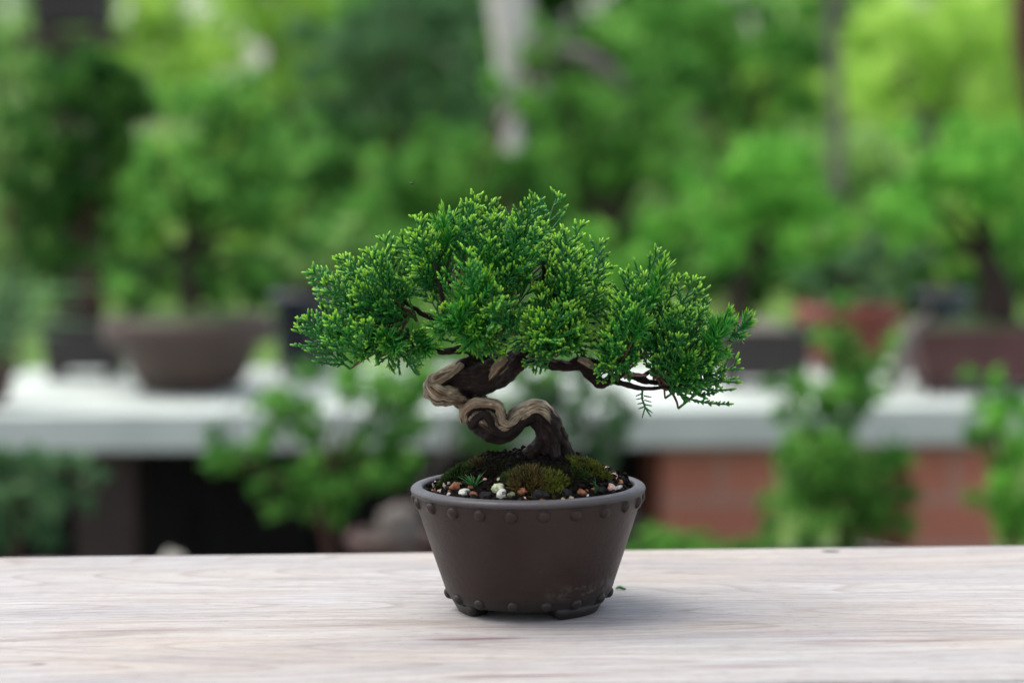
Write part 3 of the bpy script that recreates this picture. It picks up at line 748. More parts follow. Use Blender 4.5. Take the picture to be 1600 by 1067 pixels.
# pads: hub, depth of hub, outline tips (x, y, kind) kind s = scale, n = needles
PADS = [
 ('left low', (612, 528), -.004, [(462, 510, 's'), (500, 526, 'n'), (487, 495, 's'), (535, 548, 'n'), (585, 576, 's'), (640, 572, 'n'), (560, 545, 's'), (610, 560, 'n'), (665, 566, 'n'), (520, 505, 's'), (690, 552, 'n'), (640, 548, 's')]),
 ('left', (640, 485), 0, [(487, 422, 's'), (495, 455, 's'), (545, 400, 's'), (530, 430, 's'), (575, 410, 's'), (600, 375, 's'), (560, 445, 's'), (510, 475, 's'), (605, 405, 's'), (550, 475, 's'), (590, 440, 's')]),
 ('upper left', (695, 445), .004, [(640, 350, 's'), (665, 343, 's'), (692, 315, 'n'), (732, 310, 's'), (752, 318, 's'), (622, 378, 's'), (648, 392, 's'), (700, 360, 's'), (672, 375, 's'), (640, 425, 's')]),
 ('crown', (785, 440), .002, [(765, 335, 's'), (790, 345, 's'), (818, 335, 's'), (846, 306, 's'), (832, 322, 's'), (868, 362, 's'), (740, 350, 's'), (800, 375, 's'), (845, 355, 's'), (760, 380, 'n')]),
 ('upper right', (862, 470), 0, [(905, 347, 's'), (890, 365, 's'), (928, 378, 's'), (932, 408, 's'), (943, 445, 's'), (875, 380, 's'), (910, 400, 's'), (935, 425, 's'), (915, 440, 's'), (870, 410, 's')]),
 ('front', (745, 505), -.014, [(705, 400, 's'), (742, 405, 'n'), (690, 450, 'n'), (735, 548, 'n'), (700, 525, 'n'), (775, 545, 'n'), (660, 480, 's'), (655, 515, 'n'), (785, 455, 's'), (730, 470, 'n'), (720, 440, 'n'), (760, 563, 'n'), (712, 558, 'n'), (790, 560, 's'), (800, 480, 's'), (820, 445, 's'), (805, 420, 's')]),
 ('middle right', (865, 530), -.010, [(815, 572, 's'), (845, 562, 's'), (800, 530, 's'), (825, 500, 's'), (850, 450, 's'), (885, 450, 's'), (905, 490, 's'), (925, 510, 'n'), (880, 560, 's'), (930, 545, 's'), (865, 480, 'n'), (835, 540, 's'), (905, 465, 's'), (885, 520, 's'), (822, 478, 's'), (832, 455, 's'), (812, 500, 's'), (826, 520, 's'), (842, 500, 'n')]),
 ('right', (965, 568), -.004, [(978, 432, 's'), (1015, 398, 's'), (960, 462, 's'), (945, 495, 's'), (1003, 430, 's'), (940, 530, 's'), (925, 590, 's'), (935, 565, 's'), (990, 470, 's'), (1025, 470, 's'), (965, 510, 's'), (1005, 510, 's'), (950, 585, 's'), (1043, 398, 'n'), (1030, 425, 'n'), (985, 530, 's')]),
 ('far right', (1030, 582), 0, [(1060, 440, 's'), (1085, 440, 's'), (1108, 458, 's'), (1145, 478, 'n'), (1184, 492, 'n'), (1120, 500, 's'), (1152, 565, 's'), (1132, 592, 's'), (1085, 592, 's'), (1145, 548, 'n'), (1105, 560, 's'), (1075, 490, 's'), (1060, 530, 's'), (1090, 525, 's'), (1115, 570, 's'), (1050, 480, 's'), (1095, 578, 's'), (1125, 530, 'n')]),
]
depth_c = .004
for name, hub, hd, tips in PADS:
    sp = Spray(); tw = []
    hubp = np.array(pix(hub[0], hub[1], hd))
    todo = [(x, y, hd + rng.normal() * .009, k, 1.0) for x, y, k in tips]
    for x, y, k in tips:                      # depth: the pads are round, so more sprays in front of and behind the outline
        for q in range(1):
            f = rng.uniform(.5, .95); dz = math.sqrt(max(0, 1 - f * f)) * .034 * (1 if q % 2 else -1) * rng.uniform(.4, 1)
            xx = hub[0] + (x - hub[0]) * f + rng.normal() * 8; yy = hub[1] + (y - hub[1]) * f + rng.normal() * 8
            todo.append((xx, yy, hd + dz, k if rng.random() < .8 else 's', .75))
    for x, y, Y, k, im in todo:
        T = np.array(pix(x, y, Y)); v = T - hubp; dist = np.linalg.norm(v)
        low = y > hub[1] - 5
        d = unit(unit(v) + np.array([rng.normal() * .18, -.05, (.42 if not low else .05) + rng.normal() * .15]))
        if low: d[2] = min(d[2], -.02); d = unit(d)
        L = min(dist * .92, rng.uniform(.020, .035 if im == 1 else .027)) if k == 's' else min(dist * .8, rng.uniform(.012, .018))
        L = max(L, .009)
        L_ = L + .003
        T = T - d * .0012; B = T - d * L_ * .97
        nrm = unit(np.array([rng.normal() * .5, -1, rng.normal() * .6])); nrm = unit(nrm - d * np.dot(nrm, d))
        young_lit = np.clip((1.0 if im == 1.0 else (.8 if Y < hd else .45)) * rng.uniform(.55, 1.15) * (1 if not low else .7), 0, 1.05)  # new growth, plus crown shade painted into back and lower sprays
        rn = np.clip((.65 if im == 1.0 or Y < hd else .25) + rng.normal() * .22, 0, 1)  # back sprays darker: shade inside the crown put into leaf colour
        if k == 's': sp.frond(B, d, nrm, L, rn, young_lit)
        else:
            sp.tuft(B, d, L, rn, young_lit)
            for q in range(4):
                b2 = B + d * L * rng.uniform(.05, .6); sp.tuft(b2, unit(d + rng.normal(size=3) * .55), L * rng.uniform(.35, .6), rn, young_lit)
        # bare twig from the hub to the foot of the spray
        st = hubp + (B - hubp) * 0.0 + np.array([0, 0, 0]); mid = (st + B) / 2 + rng.normal(size=3) * .0015 - np.array([0, 0, .001])
        tw.append([tuple(st) + (.0007,), tuple(mid) + (.0006,), tuple(B) + (.0004,)])
    label = 'foliage pad at the %s of the crown' % name
    o = sp.build('foliage_pad', tree)
    V0 = []; F0 = []; n0 = 0; C0 = []
    for t in tw:
        V, Fc, co, d_, s_ = sweep(t, 5, 5, None, False); V0.append(V); F0.append(Fc[0] + n0); n0 += len(V); C0.append(co)
    mesh_obj('twigs', np.concatenate(V0), np.concatenate(F0), MTW, o)
# sprig hanging below the right branch
sp = Spray(); B = np.array(pix(1004, 606, -.006)); Pp = [B, np.array(pix(1003, 622, -.006)), np.array(pix(1008, 636, -.006))]
sp.tw.append((np.array(Pp), .0005, .0004))
for t, sg in ((.25, -1), (.4, 1), (.5, -1), (.62, 1), (.75, -1), (.85, 1), (.95, -1)):
    q = B + (Pp[2] - B) * t; sp.shoot(q, np.array([sg * .9, 0, -.55 + .3 * rng.random()]), .0036 * (1.1 - .2 * t), .00036, .1, .35, .5)
for dx, L in ((-.25, .0055), (.55, .0055), (1.1, .0045)): sp.shoot(Pp[2], np.array([dx, 0, -1.0]), L, .00042, .1, .4, .5)
sp.build('hanging_sprig', tree)

# little things
ML = leafmat('fallen_leaf', (.02, .12, .02), (.04, .2, .03), (.1, .3, .05), .4, .2)
p = on_table(970, 921); acc = Acc()
Pn = [(p.x - .0022, p.y, .0006, .0004), (p.x - .0006, p.y, .0012, .0007), (p.x + .0008, p.y, .0007, .0006), (p.x + .0022, p.y - .0004, .0004, .0003)]
V, Fc, co, dd_, s_ = sweep(Pn, 4, 6, None, False); acc.add(V, Fc[0], .7, .6)
tag(acc.build('leaf_scrap', ML, None, p), 'scrap of green juniper leaf fallen on the table right of the pot', 'leaf')
bm = bmesh.new(); q = pix(643, 287, .02); bmesh.ops.create_icosphere(bm, subdivisions=2, radius=.0005, matrix=Matrix.Translation(q) @ Matrix.Diagonal((1.8, 1, .8, 1)))
for sg in (-1, 1): bmesh.ops.create_cone(bm, segments=5, radius1=.0004, radius2=0, depth=.0014, cap_ends=True, matrix=Matrix.Translation(q + Vector((sg * .0006, 0, .0005))) @ Matrix.Rotation(sg * .9, 4, 'Y') @ Matrix.Diagonal((1, .3, 1, 1)))
tag(bm_obj('midge', bm, plain('insect_body', (.02, .03, .02)), None, True, loc=q), 'tiny dark midge in the air above the left of the bonsai', 'insect')

# ================================================================== the garden behind
GZ = -.75
lawn = NM('lawn_grass'); c = lawn.coord('Object')
col = lawn.ramp(lawn.noise(c, 1.3, 6, .6), [(.3, (.06, .13, .03)), (.7, (.16, .28, .05))])
lawn.bump(lawn.noise(c, 60, 5), 1, .03); ML_ = lawn.set(col, .9, .2)
bm = bmesh.new(); bmesh.ops.create_grid(bm, x_segments=60, y_segments=60, size=200)
g = bm_obj('ground', bm, ML_); g.location = (0, 100, GZ); tag(g, 'green lawn of the bonsai garden', 'ground', kind='structure')
pv = NM('gravel_path'); c = pv.coord('Object')
col = pv.ramp(pv.noise(c, 90, 5, .7), [(.3, (.09, .085, .08)), (.7, (.28, .26, .24))]); pv.bump(pv.noise(c, 160, 4), 1, .01)
g = box_obj('path', -6, 6, -2.5, 4.0, GZ - .05, GZ + .004, pv.set(col, .9), None, 0); tag(g, 'grey gravel path between the benches', 'path', kind='structure')

WHITE = plain('painted_slab', (.475, .52, .48), .6, .10, 9, .001)
BRICK = NM('red_brick'); c = BRICK.coord('Object')
bt = BRICK.n('TexBrick'); BRICK.l(c, bt.inputs['Vector']); q = BRICK.n('Mapping')
mpn = BRICK.coord('Object', rot=(R(90), 0, 0)); BRICK.l(mpn, bt.inputs['Vector'])
bt.inputs['Scale'].default_value = 1; bt.inputs['Brick Width'].default_value = .21; bt.inputs['Row Height'].default_value = .07; bt.inputs['Mortar Size'].default_value = .005
bt.inputs['Color1'].default_value = (.52, .20, .13, 1); bt.inputs['Color2'].default_value = (.46, .17, .11, 1); bt.inputs['Mortar'].default_value = (.42, .27, .21, 1)
BRICK.bump(bt.outputs['Fac'], -.5, .004); MBR = BRICK.set(bt.outputs['Color'], .85)

# white bench of two slabs on brick piers
D0, D1 = 3.35, 3.97
zt = pd(800, 640, D0).z; yf = CAM.y + D0; ybk = CAM.y + D1
bench = thing('display_bench', 'long white concrete display bench carrying the potted trees behind', 'bench', (0, yf + .3, zt))
box_obj('slab', -1.9, -.402, yf, ybk, zt - .055, zt, WHITE, bench, .004)
box_obj('slab', -.398, 1.9, yf, ybk, zt - .055, zt, WHITE, bench, .004)
def xat(px_, D): return pd(px_, 600, D).x
def pier(px0, px1, label):
    D = D0 + .04
    t = thing('brick_pier', label, 'pier', ((xat(px0, D) + xat(px1, D)) / 2, yf + .3, GZ), 'brick piers under the white bench')
    box_obj('brickwork', xat(px0, D), xat(px1, D), yf + .04, ybk - .04, GZ + .002, zt - .057, MBR, t, .003)
pier(1035, 1215, 'red brick pier right behind the studded pot, under the white bench')
pier(1425, 1560, 'red brick pier at the far right under the white bench')
pier(-620, -480, 'red brick pier at the far left end of the white bench')
DKWOOD = plain('dark_post', (.035, .022, .016), .7, .3, 20, .002)
BLK = plain('void_black', (.012, .012, .013), .85, .3, 40, .002)  # colour of the added sheet that imitates shade under the bench
t = thing('timber_post', 'dark brown square timber post propping the white bench at the left', 'post', (xat(175, 3.5), yf + .1, GZ))
box_obj('shaft', xat(120, 3.45), xat(215, 3.45), yf + .06, yf + .15, GZ + .002, zt - .057, DKWOOD, t)
# added black cloth standing in for the shade under the left half of the bench
def sheet(x0, x1, y, z0, z1):
    nx, nz = 120, 30; V = []
    for th in (0, .004):
        for j in range(nz + 1):
            for i in range(nx + 1):
                x = x0 + (x1 - x0) * i / nx; z = z0 + (z1 - z0) * j / nz
                V.append((x, y + th + .018 * math.sin(x * 38 + math.sin(z * 9)) * (1 - .6 * j / nz) + .006 * math.sin(x * 95), z))
    W = nx + 1; N1 = W * (nz + 1); F_ = []
    for o in (0, N1):
        for j in range(nz):
            for i in range(nx):
                f = (o + j * W + i, o + j * W + i + 1, o + (j + 1) * W + i + 1, o + (j + 1) * W + i); F_.append(f if o == 0 else f[::-1])
    return V, np.array(F_)
V, Fq = sheet(xat(-500, 3.9), xat(1010, 3.9), ybk - .08, GZ + .02, zt - .06)
tag(mesh_obj('shadow_sheet', V, Fq, BLK, loc=(0, ybk, GZ)), 'added black cloth hanging under the left half of the white bench', 'sheet')

# low staging in front of the white bench
zl = -.44; GREYW = plain('grey_timber', (.16, .145, .13), .8, .3, 12, .002)
low = thing('low_staging', 'low grey timber staging in front of the white bench', 'staging', (0, yf - .45, GZ))
for i in range(4): box_obj('plank', -1.5, 1.5, yf - .60 + i * .115, yf - .60 + i * .115 + .108, zl - .025, zl, GREYW, low)
for x in (-1.35, -.3, .75, 1.4):
    for y in (yf - .56, yf - .2): box_obj('leg', x - .03, x + .03, y - .03, y + .03, GZ + .002, zl - .027, GREYW, low)

# ---- pots of the garden
def clay2(name, col, rough=.6): return plain(name, col, rough, .18, 14, .0015)
POTM = {'brown': clay2('brown_clay', (.060, .036, .028)), 'dark': clay2('dark_clay', (.028, .022, .022)), 'navy': clay2('navy_glaze', (.010, .014, .024), .25),
        'maroon': clay2('maroon_clay', (.085, .030, .030)), 'terra': clay2('terracotta', (.17, .035, .022)), 'teal': clay2('teal_glaze', (.006, .020, .024), .4),
        'grey': clay2('grey_clay', (.16, .15, .15)), 'rust': clay2('rust_clay', (.07, .035, .028))}
MOSSY = plain('mossy_soil', (.045, .075, .02), .9, .5, 40, .004); PALEG = plain('pale_gravel', (.42, .36, .30), .85, .3, 120, .004); DSOIL = plain('potting_soil', (.03, .022, .015), .9, .4, 60, .004)
def round_pot(x, y, z, r0, r1, h, mat, label, soil=DSOIL, lip=.03, group=None):
    t = thing('plant_pot', label, 'pot', (x, y, z), group)
    pr = [(0, .012), (r0 * .96, .010), (r0, .014)]
    for k in np.linspace(.06, 1 - lip / h, 10): pr.append((r0 + (r1 * .94 - r0) * k ** .85, .012 + (h - .012) * k))
    V, Fc = lathe(pr, 48, x, y, z); mesh_obj('body', V, Fc, mat, t)
    e = .004
    pr = [(r1 * .93, h - lip), (r1 - e, h - lip), (r1, h - lip + e), (r1, h - e), (r1 - e, h), (r1 - .012, h), (r1 - .014, h - e), (r1 - .016, h * .7)]
    V, Fc = lathe(pr, 48, x, y, z); mesh_obj('rim', V, Fc, mat, t)
    V, Fc = lathe([(0.001, h - .004 + .015), (r1 * .5, h - .004 + .010), (r1 - .015, h - .012)], 32, x, y, z); mesh_obj('soil', V, Fc, soil, t)
    for k in range(3):
        a = k * 2.094 + .5; bm = bmesh.new(); fx, fy = x + math.sin(a) * r0 * .8, y - math.cos(a) * r0 * .8
        bmesh.ops.create_cone(bm, segments=16, radius1=r0 * .13, radius2=r0 * .18, depth=.012, cap_ends=True, matrix=Matrix.Translation((fx, fy, z + .0065))); bm_obj('foot', bm, mat, t, smooth=False)
    return t
def rect_pot(x, y, z, wx, wy, h, mat, label, soil=DSOIL, group=None, taper=.88):
    t = thing('plant_pot', label, 'pot', (x, y, z), group); bm = bmesh.new()
    def ring(k, zz): return [bm.verts.new((x + sx * wx * k, y + sy * wy * k, z + zz)) for sx, sy in ((-.5, -.5), (.5, -.5), (.5, .5), (-.5, .5))]
    rs_ = [ring(taper, .014), ring(.97, h - .016)]
    bm.faces.new(rs_[0][::-1])
    for a, b in zip(rs_, rs_[1:]):
        for i in range(4): bm.faces.new((a[i], a[(i + 1) % 4], b[(i + 1) % 4], b[i]))
    bm_obj('body', bm, mat, t, bevel=.006)
    bm = bmesh.new(); tt = .012
    box(bm, x - wx / 2, x + wx / 2, y - wy / 2, y - wy / 2 + tt, z + h - .016, z + h); box(bm, x - wx / 2, x + wx / 2, y + wy / 2 - tt, y + wy / 2, z + h - .016, z + h)
    box(bm, x - wx / 2, x - wx / 2 + tt, y - wy / 2 + tt, y + wy / 2 - tt, z + h - .016, z + h); box(bm, x + wx / 2 - tt, x + wx / 2, y - wy / 2 + tt, y + wy / 2 - tt, z + h - .016, z + h)
    bm_obj('rim', bm, mat, t)
    nx = 24; V = [(x + (i / nx - .5) * (wx - .026), y + (j / nx - .5) * (wy - .026), z + h - .010 + .022 * math.sin(math.pi * i / nx) * math.sin(math.pi * j / nx) + .004 * noise.noise(Vector((i * .7, j * .7, x)))) for j in range(nx + 1) for i in range(nx + 1)]
    mesh_obj('soil', V, np.array([(j * (nx + 1) + i, j * (nx + 1) + i + 1, (j + 1) * (nx + 1) + i + 1, (j + 1) * (nx + 1) + i) for j in range(nx) for i in range(nx)]), soil, t)
    for sx in (-1, 1):
        for sy in (-1, 1): box_obj('foot', x + sx * wx * .36 - wx * .06, x + sx * wx * .36 + wx * .06, y + sy * wy * .34 - .012, y + sy * wy * .34 + .012, z + .0005, z + .014, mat, t, .001)
    return t

# ---- crowns made of many small folded leaves
def leaves(blobs, n, size, seed, aspect=2.2, up=.35):
    """blobs: (x,y,z, rx,ry,rz); returns vertices, faces, tip, rnd"""
    g = np.random.default_rng(seed); vol = np.array([b[3] * b[4] * b[5] for b in blobs]) ** .75; vol /= vol.sum()
    V = []; Fq = []; T = []; Rn = []; n0 = 0
    for b, v in zip(blobs, vol):
        m = max(40, int(n * v)); nc = max(6, m // 60)
        c = g.normal(size=(nc, 3)); c /= np.linalg.norm(c, axis=1, keepdims=True); c *= g.uniform(.1, 1.35, (nc, 1)) ** .6
        cr = g.uniform(.05, .17, nc); ct = g.uniform(0, 1, nc)
        ci = g.integers(0, nc, m)
        P = c[ci] + g.normal(size=(m, 3)) * cr[ci][:, None]
        C = np.array(b[:3]) + P * np.array(b[3:6])
        out = P / (np.linalg.norm(P, axis=1, keepdims=True) + 1e-9)
        d = out * .7 + g.normal(size=(m, 3)) * .6 + np.array([0, 0, up]); d /= np.linalg.norm(d, axis=1, keepdims=True)
        w = np.cross(d, g.normal(size=(m, 3))); w /= np.linalg.norm(w, axis=1, keepdims=True); nn = np.cross(d, w)
        s = size * g.uniform(.6, 1.3, m)[:, None]
        q = np.stack([C, C + d * s * .5 + w * s / aspect * .5 + nn * s * .08, C + d * s, C + d * s * .5 - w * s / aspect * .5 + nn * s * .08], 1)
        V.append(q.reshape(-1, 3)); i = np.arange(m)[:, None] * 4 + n0; Fq.append(np.concatenate([i, i + 1, i + 2, i + 3], 1)); n0 += 4 * m
        rad_ = np.linalg.norm(P, axis=1)
        T.append(np.repeat(np.clip(.15 + .45 * ct[ci] + g.normal(size=m) * .2, 0, 1), 4)); Rn.append(np.repeat(np.clip(ct[ci] * .6 + g.uniform(0, .5, m), 0, 1), 4))
    return np.concatenate(V), np.concatenate(Fq), np.concatenate(T), np.concatenate(Rn)
LM = {'dark': leafmat('leaf_dark', (.014, .065, .016), (.05, .17, .03), (.15, .34, .06), .55, .4, .15),
      'mid': leafmat('leaf_mid', (.022, .115, .025), (.15, .43, .07), (.40, .74, .17), .55, .5, .15),
      'bright': leafmat('leaf_bright', (.045, .22, .03), (.20, .58, .07), (.46, .84, .19), .55, .5, .15),
      'lime': leafmat('leaf_lime_sunlit', (.36, .62, .10), (.60, .82, .20), (.78, .94, .34), .55, .5, .15),  # sunlight on the far foliage put into a bright leaf colour
      'pale': leafmat('leaf_pale', (.18, .38, .10), (.38, .60, .20), (.58, .78, .34), .55, .5, .15),
      'blue': leafmat('leaf_blue', (.05, .13, .055), (.13, .28, .12), (.26, .44, .21), .55, .45, .15)}
BK = {'dark': bark_mat('bark_dark', (.015, .010, .009), (.06, .04, .032)), 'grey': bark_mat('bark_grey', (.10, .085, .08), (.26, .23, .21)),
      'white': bark_mat('bark_white', (.42, .38, .35), (.78, .74, .70)), 'brown': bark_mat('bark_brown', (.045, .02, .014), (.14, .07, .05))}
seedn = [100]
def plant(name, label, cat, D, trunk, blobs, leaf, bark, n=4000, size=.014, group=None, ground=None, dz=.8, stems=None):
    """trunk: [(px,py,radius px)], blobs: [(px,py,rx px,ry px)]; one real size at distance D"""
    seedn[0] += 1; k = D / F
    P = [tuple(pd(a, b, D)) + (r * k,) for a, b, r in trunk]
    if ground is not None: P = [(P[0][0], P[0][1], ground, P[0][3] * 1.25)] + P
    t = thing(name, label, cat, P[0][:3], group)
    tk = tube_obj('trunk', P, BK[bark], t, 6, 12, lambda s, a: .93 + .09 * np.abs(np.cos(1.5 * a + s * 9)) + .05 * np.sin(s * 70))
    bl = []; g = np.random.default_rng(seedn[0] + 500); top = np.array(P[-1][:3]); mid = np.array(P[len(P) // 2][:3])
    for a, b, rx, ry in blobs:
        c = np.array(pd(a, b, D)) + np.array([0, g.normal() * .25 * rx * k, 0]); bl.append((*c, rx * k, max(rx, ry) * k * dz, ry * k))
        st = top if g.random() < .6 else (top + mid) / 2; r = P[-1][3]
        m = (st + c) / 2 + g.normal(size=3) * rx * k * .15
        tube_obj('limb', [tuple(st) + (r * .8,), tuple(m) + (r * .55,), tuple(c) + (r * .3,), tuple(c + g.normal(size=3) * rx * k * .4) + (r * .1,)], BK[bark], tk, 4, 7)
    V, Fq, T, Rn = leaves(bl, n, size, seedn[0])
    mesh_obj('crown', V, Fq, LM[leaf], t, {'tip': T, 'rnd': Rn}, False)
    return t
def spiky(name, label, cat, D, bx, by, tips, mat, w=4, group=None):
    """strappy plant: arching blades from (bx,by) to the tips"""
    k = D / F; B = np.array(pd(bx, by, D)); t = thing(name, label, cat, tuple(B), group); acc = Acc(); g = np.random.default_rng(int(bx + by) + 5)
    for a, b in tips:
        E = np.array(pd(a, b, D)) + np.array([0, g.normal() * .05, 0]); m = (B + E) / 2 + np.array([(B - E)[0] * .15, 0, abs(E - B).sum() * .12])
        V, Fc, co, d, s = sweep([tuple(B) + (w * k * .6,), tuple(m) + (w * k,), tuple(E) + (w * k * .1,)], 8, 4, None, False); V = np.array(V)
        acc.add(V, Fc[0], np.repeat(np.linspace(.2, .9, len(V) // 4), 4), g.random())
    acc.build('blades', mat, t); return t

def bx(px_, D): return pd(px_, 600, D).x
zb = zt + .0006
# --- on the white bench, left to right
D = 3.62; round_pot(bx(297, D), CAM.y + D, zb, 82 * D / F, 135 * D / F, .112, POTM['brown'], 'wide round brown pot with a thick lip on the left of the white bench', MOSSY, .036)
plant('garden_bonsai', 'broad bushy bonsai in the wide brown pot on the left of the bench', 'bonsai tree', D, [(296, 492, 16), (298, 450, 13), (290, 410, 10), (300, 370, 8)],
      [(300, 330, 100, 50), (370, 300, 110, 60), (265, 250, 60, 60), (330, 210, 90, 60), (420, 220, 80, 60), (385, 150, 60, 36), (240, 330, 50, 40), (460, 330, 60, 45), (400, 440, 55, 35), (215, 460, 50, 22)], 'mid', 'dark', 6500, .016)
D = 3.84; rect_pot(bx(135, D), CAM.y + D, zb, 125 * D / F, .10, .092, POTM['dark'], 'dark rectangular pot behind the left end of the wide brown pot', DSOIL)
plant('garden_bonsai', 'dark dense bonsai growing in the dark rectangular pot at the left', 'bonsai tree', D, [(140, 495, 10), (150, 440, 9), (130, 390, 7), (140, 340, 6)],
      [(120, 320, 90, 60), (170, 240, 85, 65), (90, 210, 75, 65), (140, 130, 90, 48), (60, 300, 60, 60), (190, 150, 55, 45), (120, 400, 60, 40), (60, 420, 50, 40)], 'dark', 'brown', 9000, .017)
round_pot(bx(480, 3.8), CAM.y + 3.8, zb, 44 * 3.8 / F, 56 * 3.8 / F, .135, POTM['navy'], 'tall navy blue glazed pot on the bench left of the small bonsai', DSOIL, .02)
plant('garden_bonsai', 'small grey-green plant standing in the tall navy pot', 'plant', 3.8, [(482, 450, 6), (480, 420, 5), (484, 390, 4)], [(480, 395, 50, 30), (520, 370, 45, 28), (450, 385, 30, 26)], 'pale', 'grey', 1400, .012)
D = 3.45; round_pot(bx(-22, D), CAM.y + D, zb, 36 * D / F, 50 * D / F, .06, POTM['rust'], 'rust-coloured pot at the left edge of the white bench', DSOIL, .015)
spiky('strappy_plant', 'strappy green plant in the rust-coloured pot at the left edge', 'plant', D, -15, 570, [(10, 400), (60, 430), (100, 440), (130, 470), (155, 455), (150, 510), (90, 490), (40, 420), (-20, 410), (-60, 430), (60, 520), (30, 480), (10, 500), (80, 560), (60, 590), (30, 600), (45, 550), (-70, 500), (20, 450), (110, 520)], LM['blue'], 5)
# right of the small bonsai
D = 3.62; rect_pot(bx(1190, D), CAM.y + D, zb, 150 * D / F, .11, .088, POTM['dark'], 'black rectangular pot topped with pale gravel, right of the small bonsai', PALEG)
plant('garden_bonsai', 'bright green domed bonsai rising from the black rectangular pot', 'bonsai tree', D, [(1170, 520, 12), (1150, 470, 13), (1165, 430, 10), (1190, 395, 7)],
      [(1190, 340, 110, 60), (1140, 300, 70, 50), (1250, 320, 80, 55), (1200, 250, 80, 45), (1290, 380, 50, 40), (1110, 380, 50, 40)], 'bright', 'dark', 5200, .015)
D = 3.85; round_pot(bx(1325, D), CAM.y + D, zb, 60 * D / F, 84 * D / F, .105, POTM['terra'], 'dull terracotta pot behind the yellowish conifer on the bench', DSOIL, .03)
plant('garden_bonsai', 'blue-green low bonsai spreading over the terracotta pot', 'bonsai tree', D, [(1325, 465, 9), (1320, 445, 8), (1330, 425, 6)], [(1290, 430, 60, 25), (1360, 425, 65, 30), (1325, 400, 60, 28), (1400, 400, 40, 30)], 'blue', 'dark', 2600, .014)
D = 3.9; round_pot(bx(1470, D), CAM.y + D, zb, 34 * D / F, 48 * D / F, .12, POTM['teal'], 'teal glazed pot standing behind the maroon pot', DSOIL, .02)
D = 3.56; rect_pot(bx(1545, D), CAM.y + D, zb, 255 * D / F, .16, .094, POTM['maroon'], 'long maroon rectangular pot at the right end of the bench', MOSSY)
plant('garden_bonsai', 'yellow-green bonsai with a thick black trunk in the maroon pot', 'bonsai tree', D, [(1555, 515, 34), (1560, 470, 30), (1550, 430, 22), (1530, 395, 12)],
      [(1500, 320, 120, 60), (1580, 300, 90, 60), (1440, 300, 70, 50), (1540, 230, 110, 50), (1610, 380, 40, 40), (1450, 380, 50, 30)], 'bright', 'dark', 5200, .015)
t = thing('driftwood', 'pale grey driftwood stick leaning on the left end of the maroon pot', 'driftwood', tuple(pd(1395, 606, 3.46)))
tube_obj('shaft', [tuple(pd(*q, 3.46)) + (r * 3.46 / F,) for q, r in (((1395, 606), 12), ((1408, 565), 13), ((1418, 530), 14), ((1440, 500), 8), ((1452, 480), 3))], BK['grey'], t)

# --- on the low staging
def low_pot(px_, D, r, h, mat, label): return round_pot(bx(px_, D), CAM.y + D, zl + .0006, r * .75, r, h, POTM[mat], label, DSOIL, .018)
D = 2.95
low_pot(505, D, .085, .085, 'rust', 'rust-coloured pot on the low staging under the spreading shrub')
plant('potted_shrub', 'spreading green shrub in front of the white bench left of the studded pot', 'shrub', D, [(505, 925, 9), (515, 860, 8), (500, 800, 7), (510, 740, 5)],
      [(350, 705, 60, 28), (430, 755, 42, 30), (480, 660, 60, 60), (500, 730, 60, 45), (545, 600, 50, 40), (600, 740, 45, 35), (650, 700, 45, 40), (490, 790, 60, 40), (415, 640, 22, 22), (630, 600, 45, 35), (590, 650, 50, 40)], 'mid', 'brown', 4200, .015)
D = 3.08
low_pot(610, D, .06, .12, 'rust', 'small reddish pot at the back of the low staging beside the grey pole')
plant('potted_shrub', 'thin greyish shrub seen behind the bend of the bonsai trunk', 'shrub', D, [(625, 830, 5), (660, 760, 4), (700, 700, 3)], [(690, 640, 50, 40), (745, 600, 60, 35), (820, 600, 50, 40), (800, 690, 60, 35), (730, 570, 50, 30), (640, 590, 50, 50), (760, 640, 50, 30)], 'mid', 'grey', 3600, .014)
D = 2.9
low_pot(30, D, .10, .10, 'grey', 'grey pot on the low staging at the lower left')
plant('potted_shrub', 'weeping green shrub at the lower left in front of the bench', 'shrub', D, [(20, 905, 9), (25, 850, 8), (15, 790, 6)], [(40, 745, 75, 36), (-30, 740, 70, 50), (90, 785, 45, 30), (40, 815, 50, 30), (110, 725, 50, 22)], 'blue', 'brown', 1700, .016)
D = 2.98
low_pot(1310, D, .10, .10, 'grey', 'grey pot on the low staging under the tall conifer')
plant('potted_conifer', 'tall conifer with a yellow tip standing before the right brick pier', 'conifer', D, [(1310, 905, 10), (1315, 800, 9), (1305, 700, 7), (1315, 600, 5), (1315, 520, 3)],
      [(1310, 520, 26, 45), (1300, 590, 45, 45), (1335, 640, 60, 50), (1260, 700, 60, 50), (1340, 720, 75, 55), (1290, 800, 85, 50), (1370, 790, 60, 55), (1230, 820, 50, 40), (1370, 560, 26, 30), (1230, 620, 34, 38)], 'mid', 'brown', 5500, .015)
D = 2.92
low_pot(1565, D, .10, .10, 'rust', 'rust pot on the low staging at the lower right')
plant('potted_shrub', 'fresh green shrub at the right edge in front of the bench', 'shrub', D, [(1575, 910, 9), (1580, 840, 8), (1570, 760, 6)], [(1570, 660, 45, 50), (1600, 750, 70, 60), (1580, 780, 50, 50), (1600, 850, 60, 45), (1630, 690, 60, 60), (1535, 615, 28, 30)], 'bright', 'brown', 3000, .015)
D = 2.88
low_pot(1075, D, .10, .08, 'dark', 'dark pot on the low staging right behind the studded pot')
plant('potted_shrub', 'low mound of bright leaves peeping over the table right of the studded pot', 'shrub', D, [(1075, 930, 6), (1075, 890, 5)], [(1040, 864, 70, 28), (1110, 858, 70, 24), (1160, 868, 50, 22), (1010, 845, 30, 24)], 'mid', 'brown', 1500, .013)
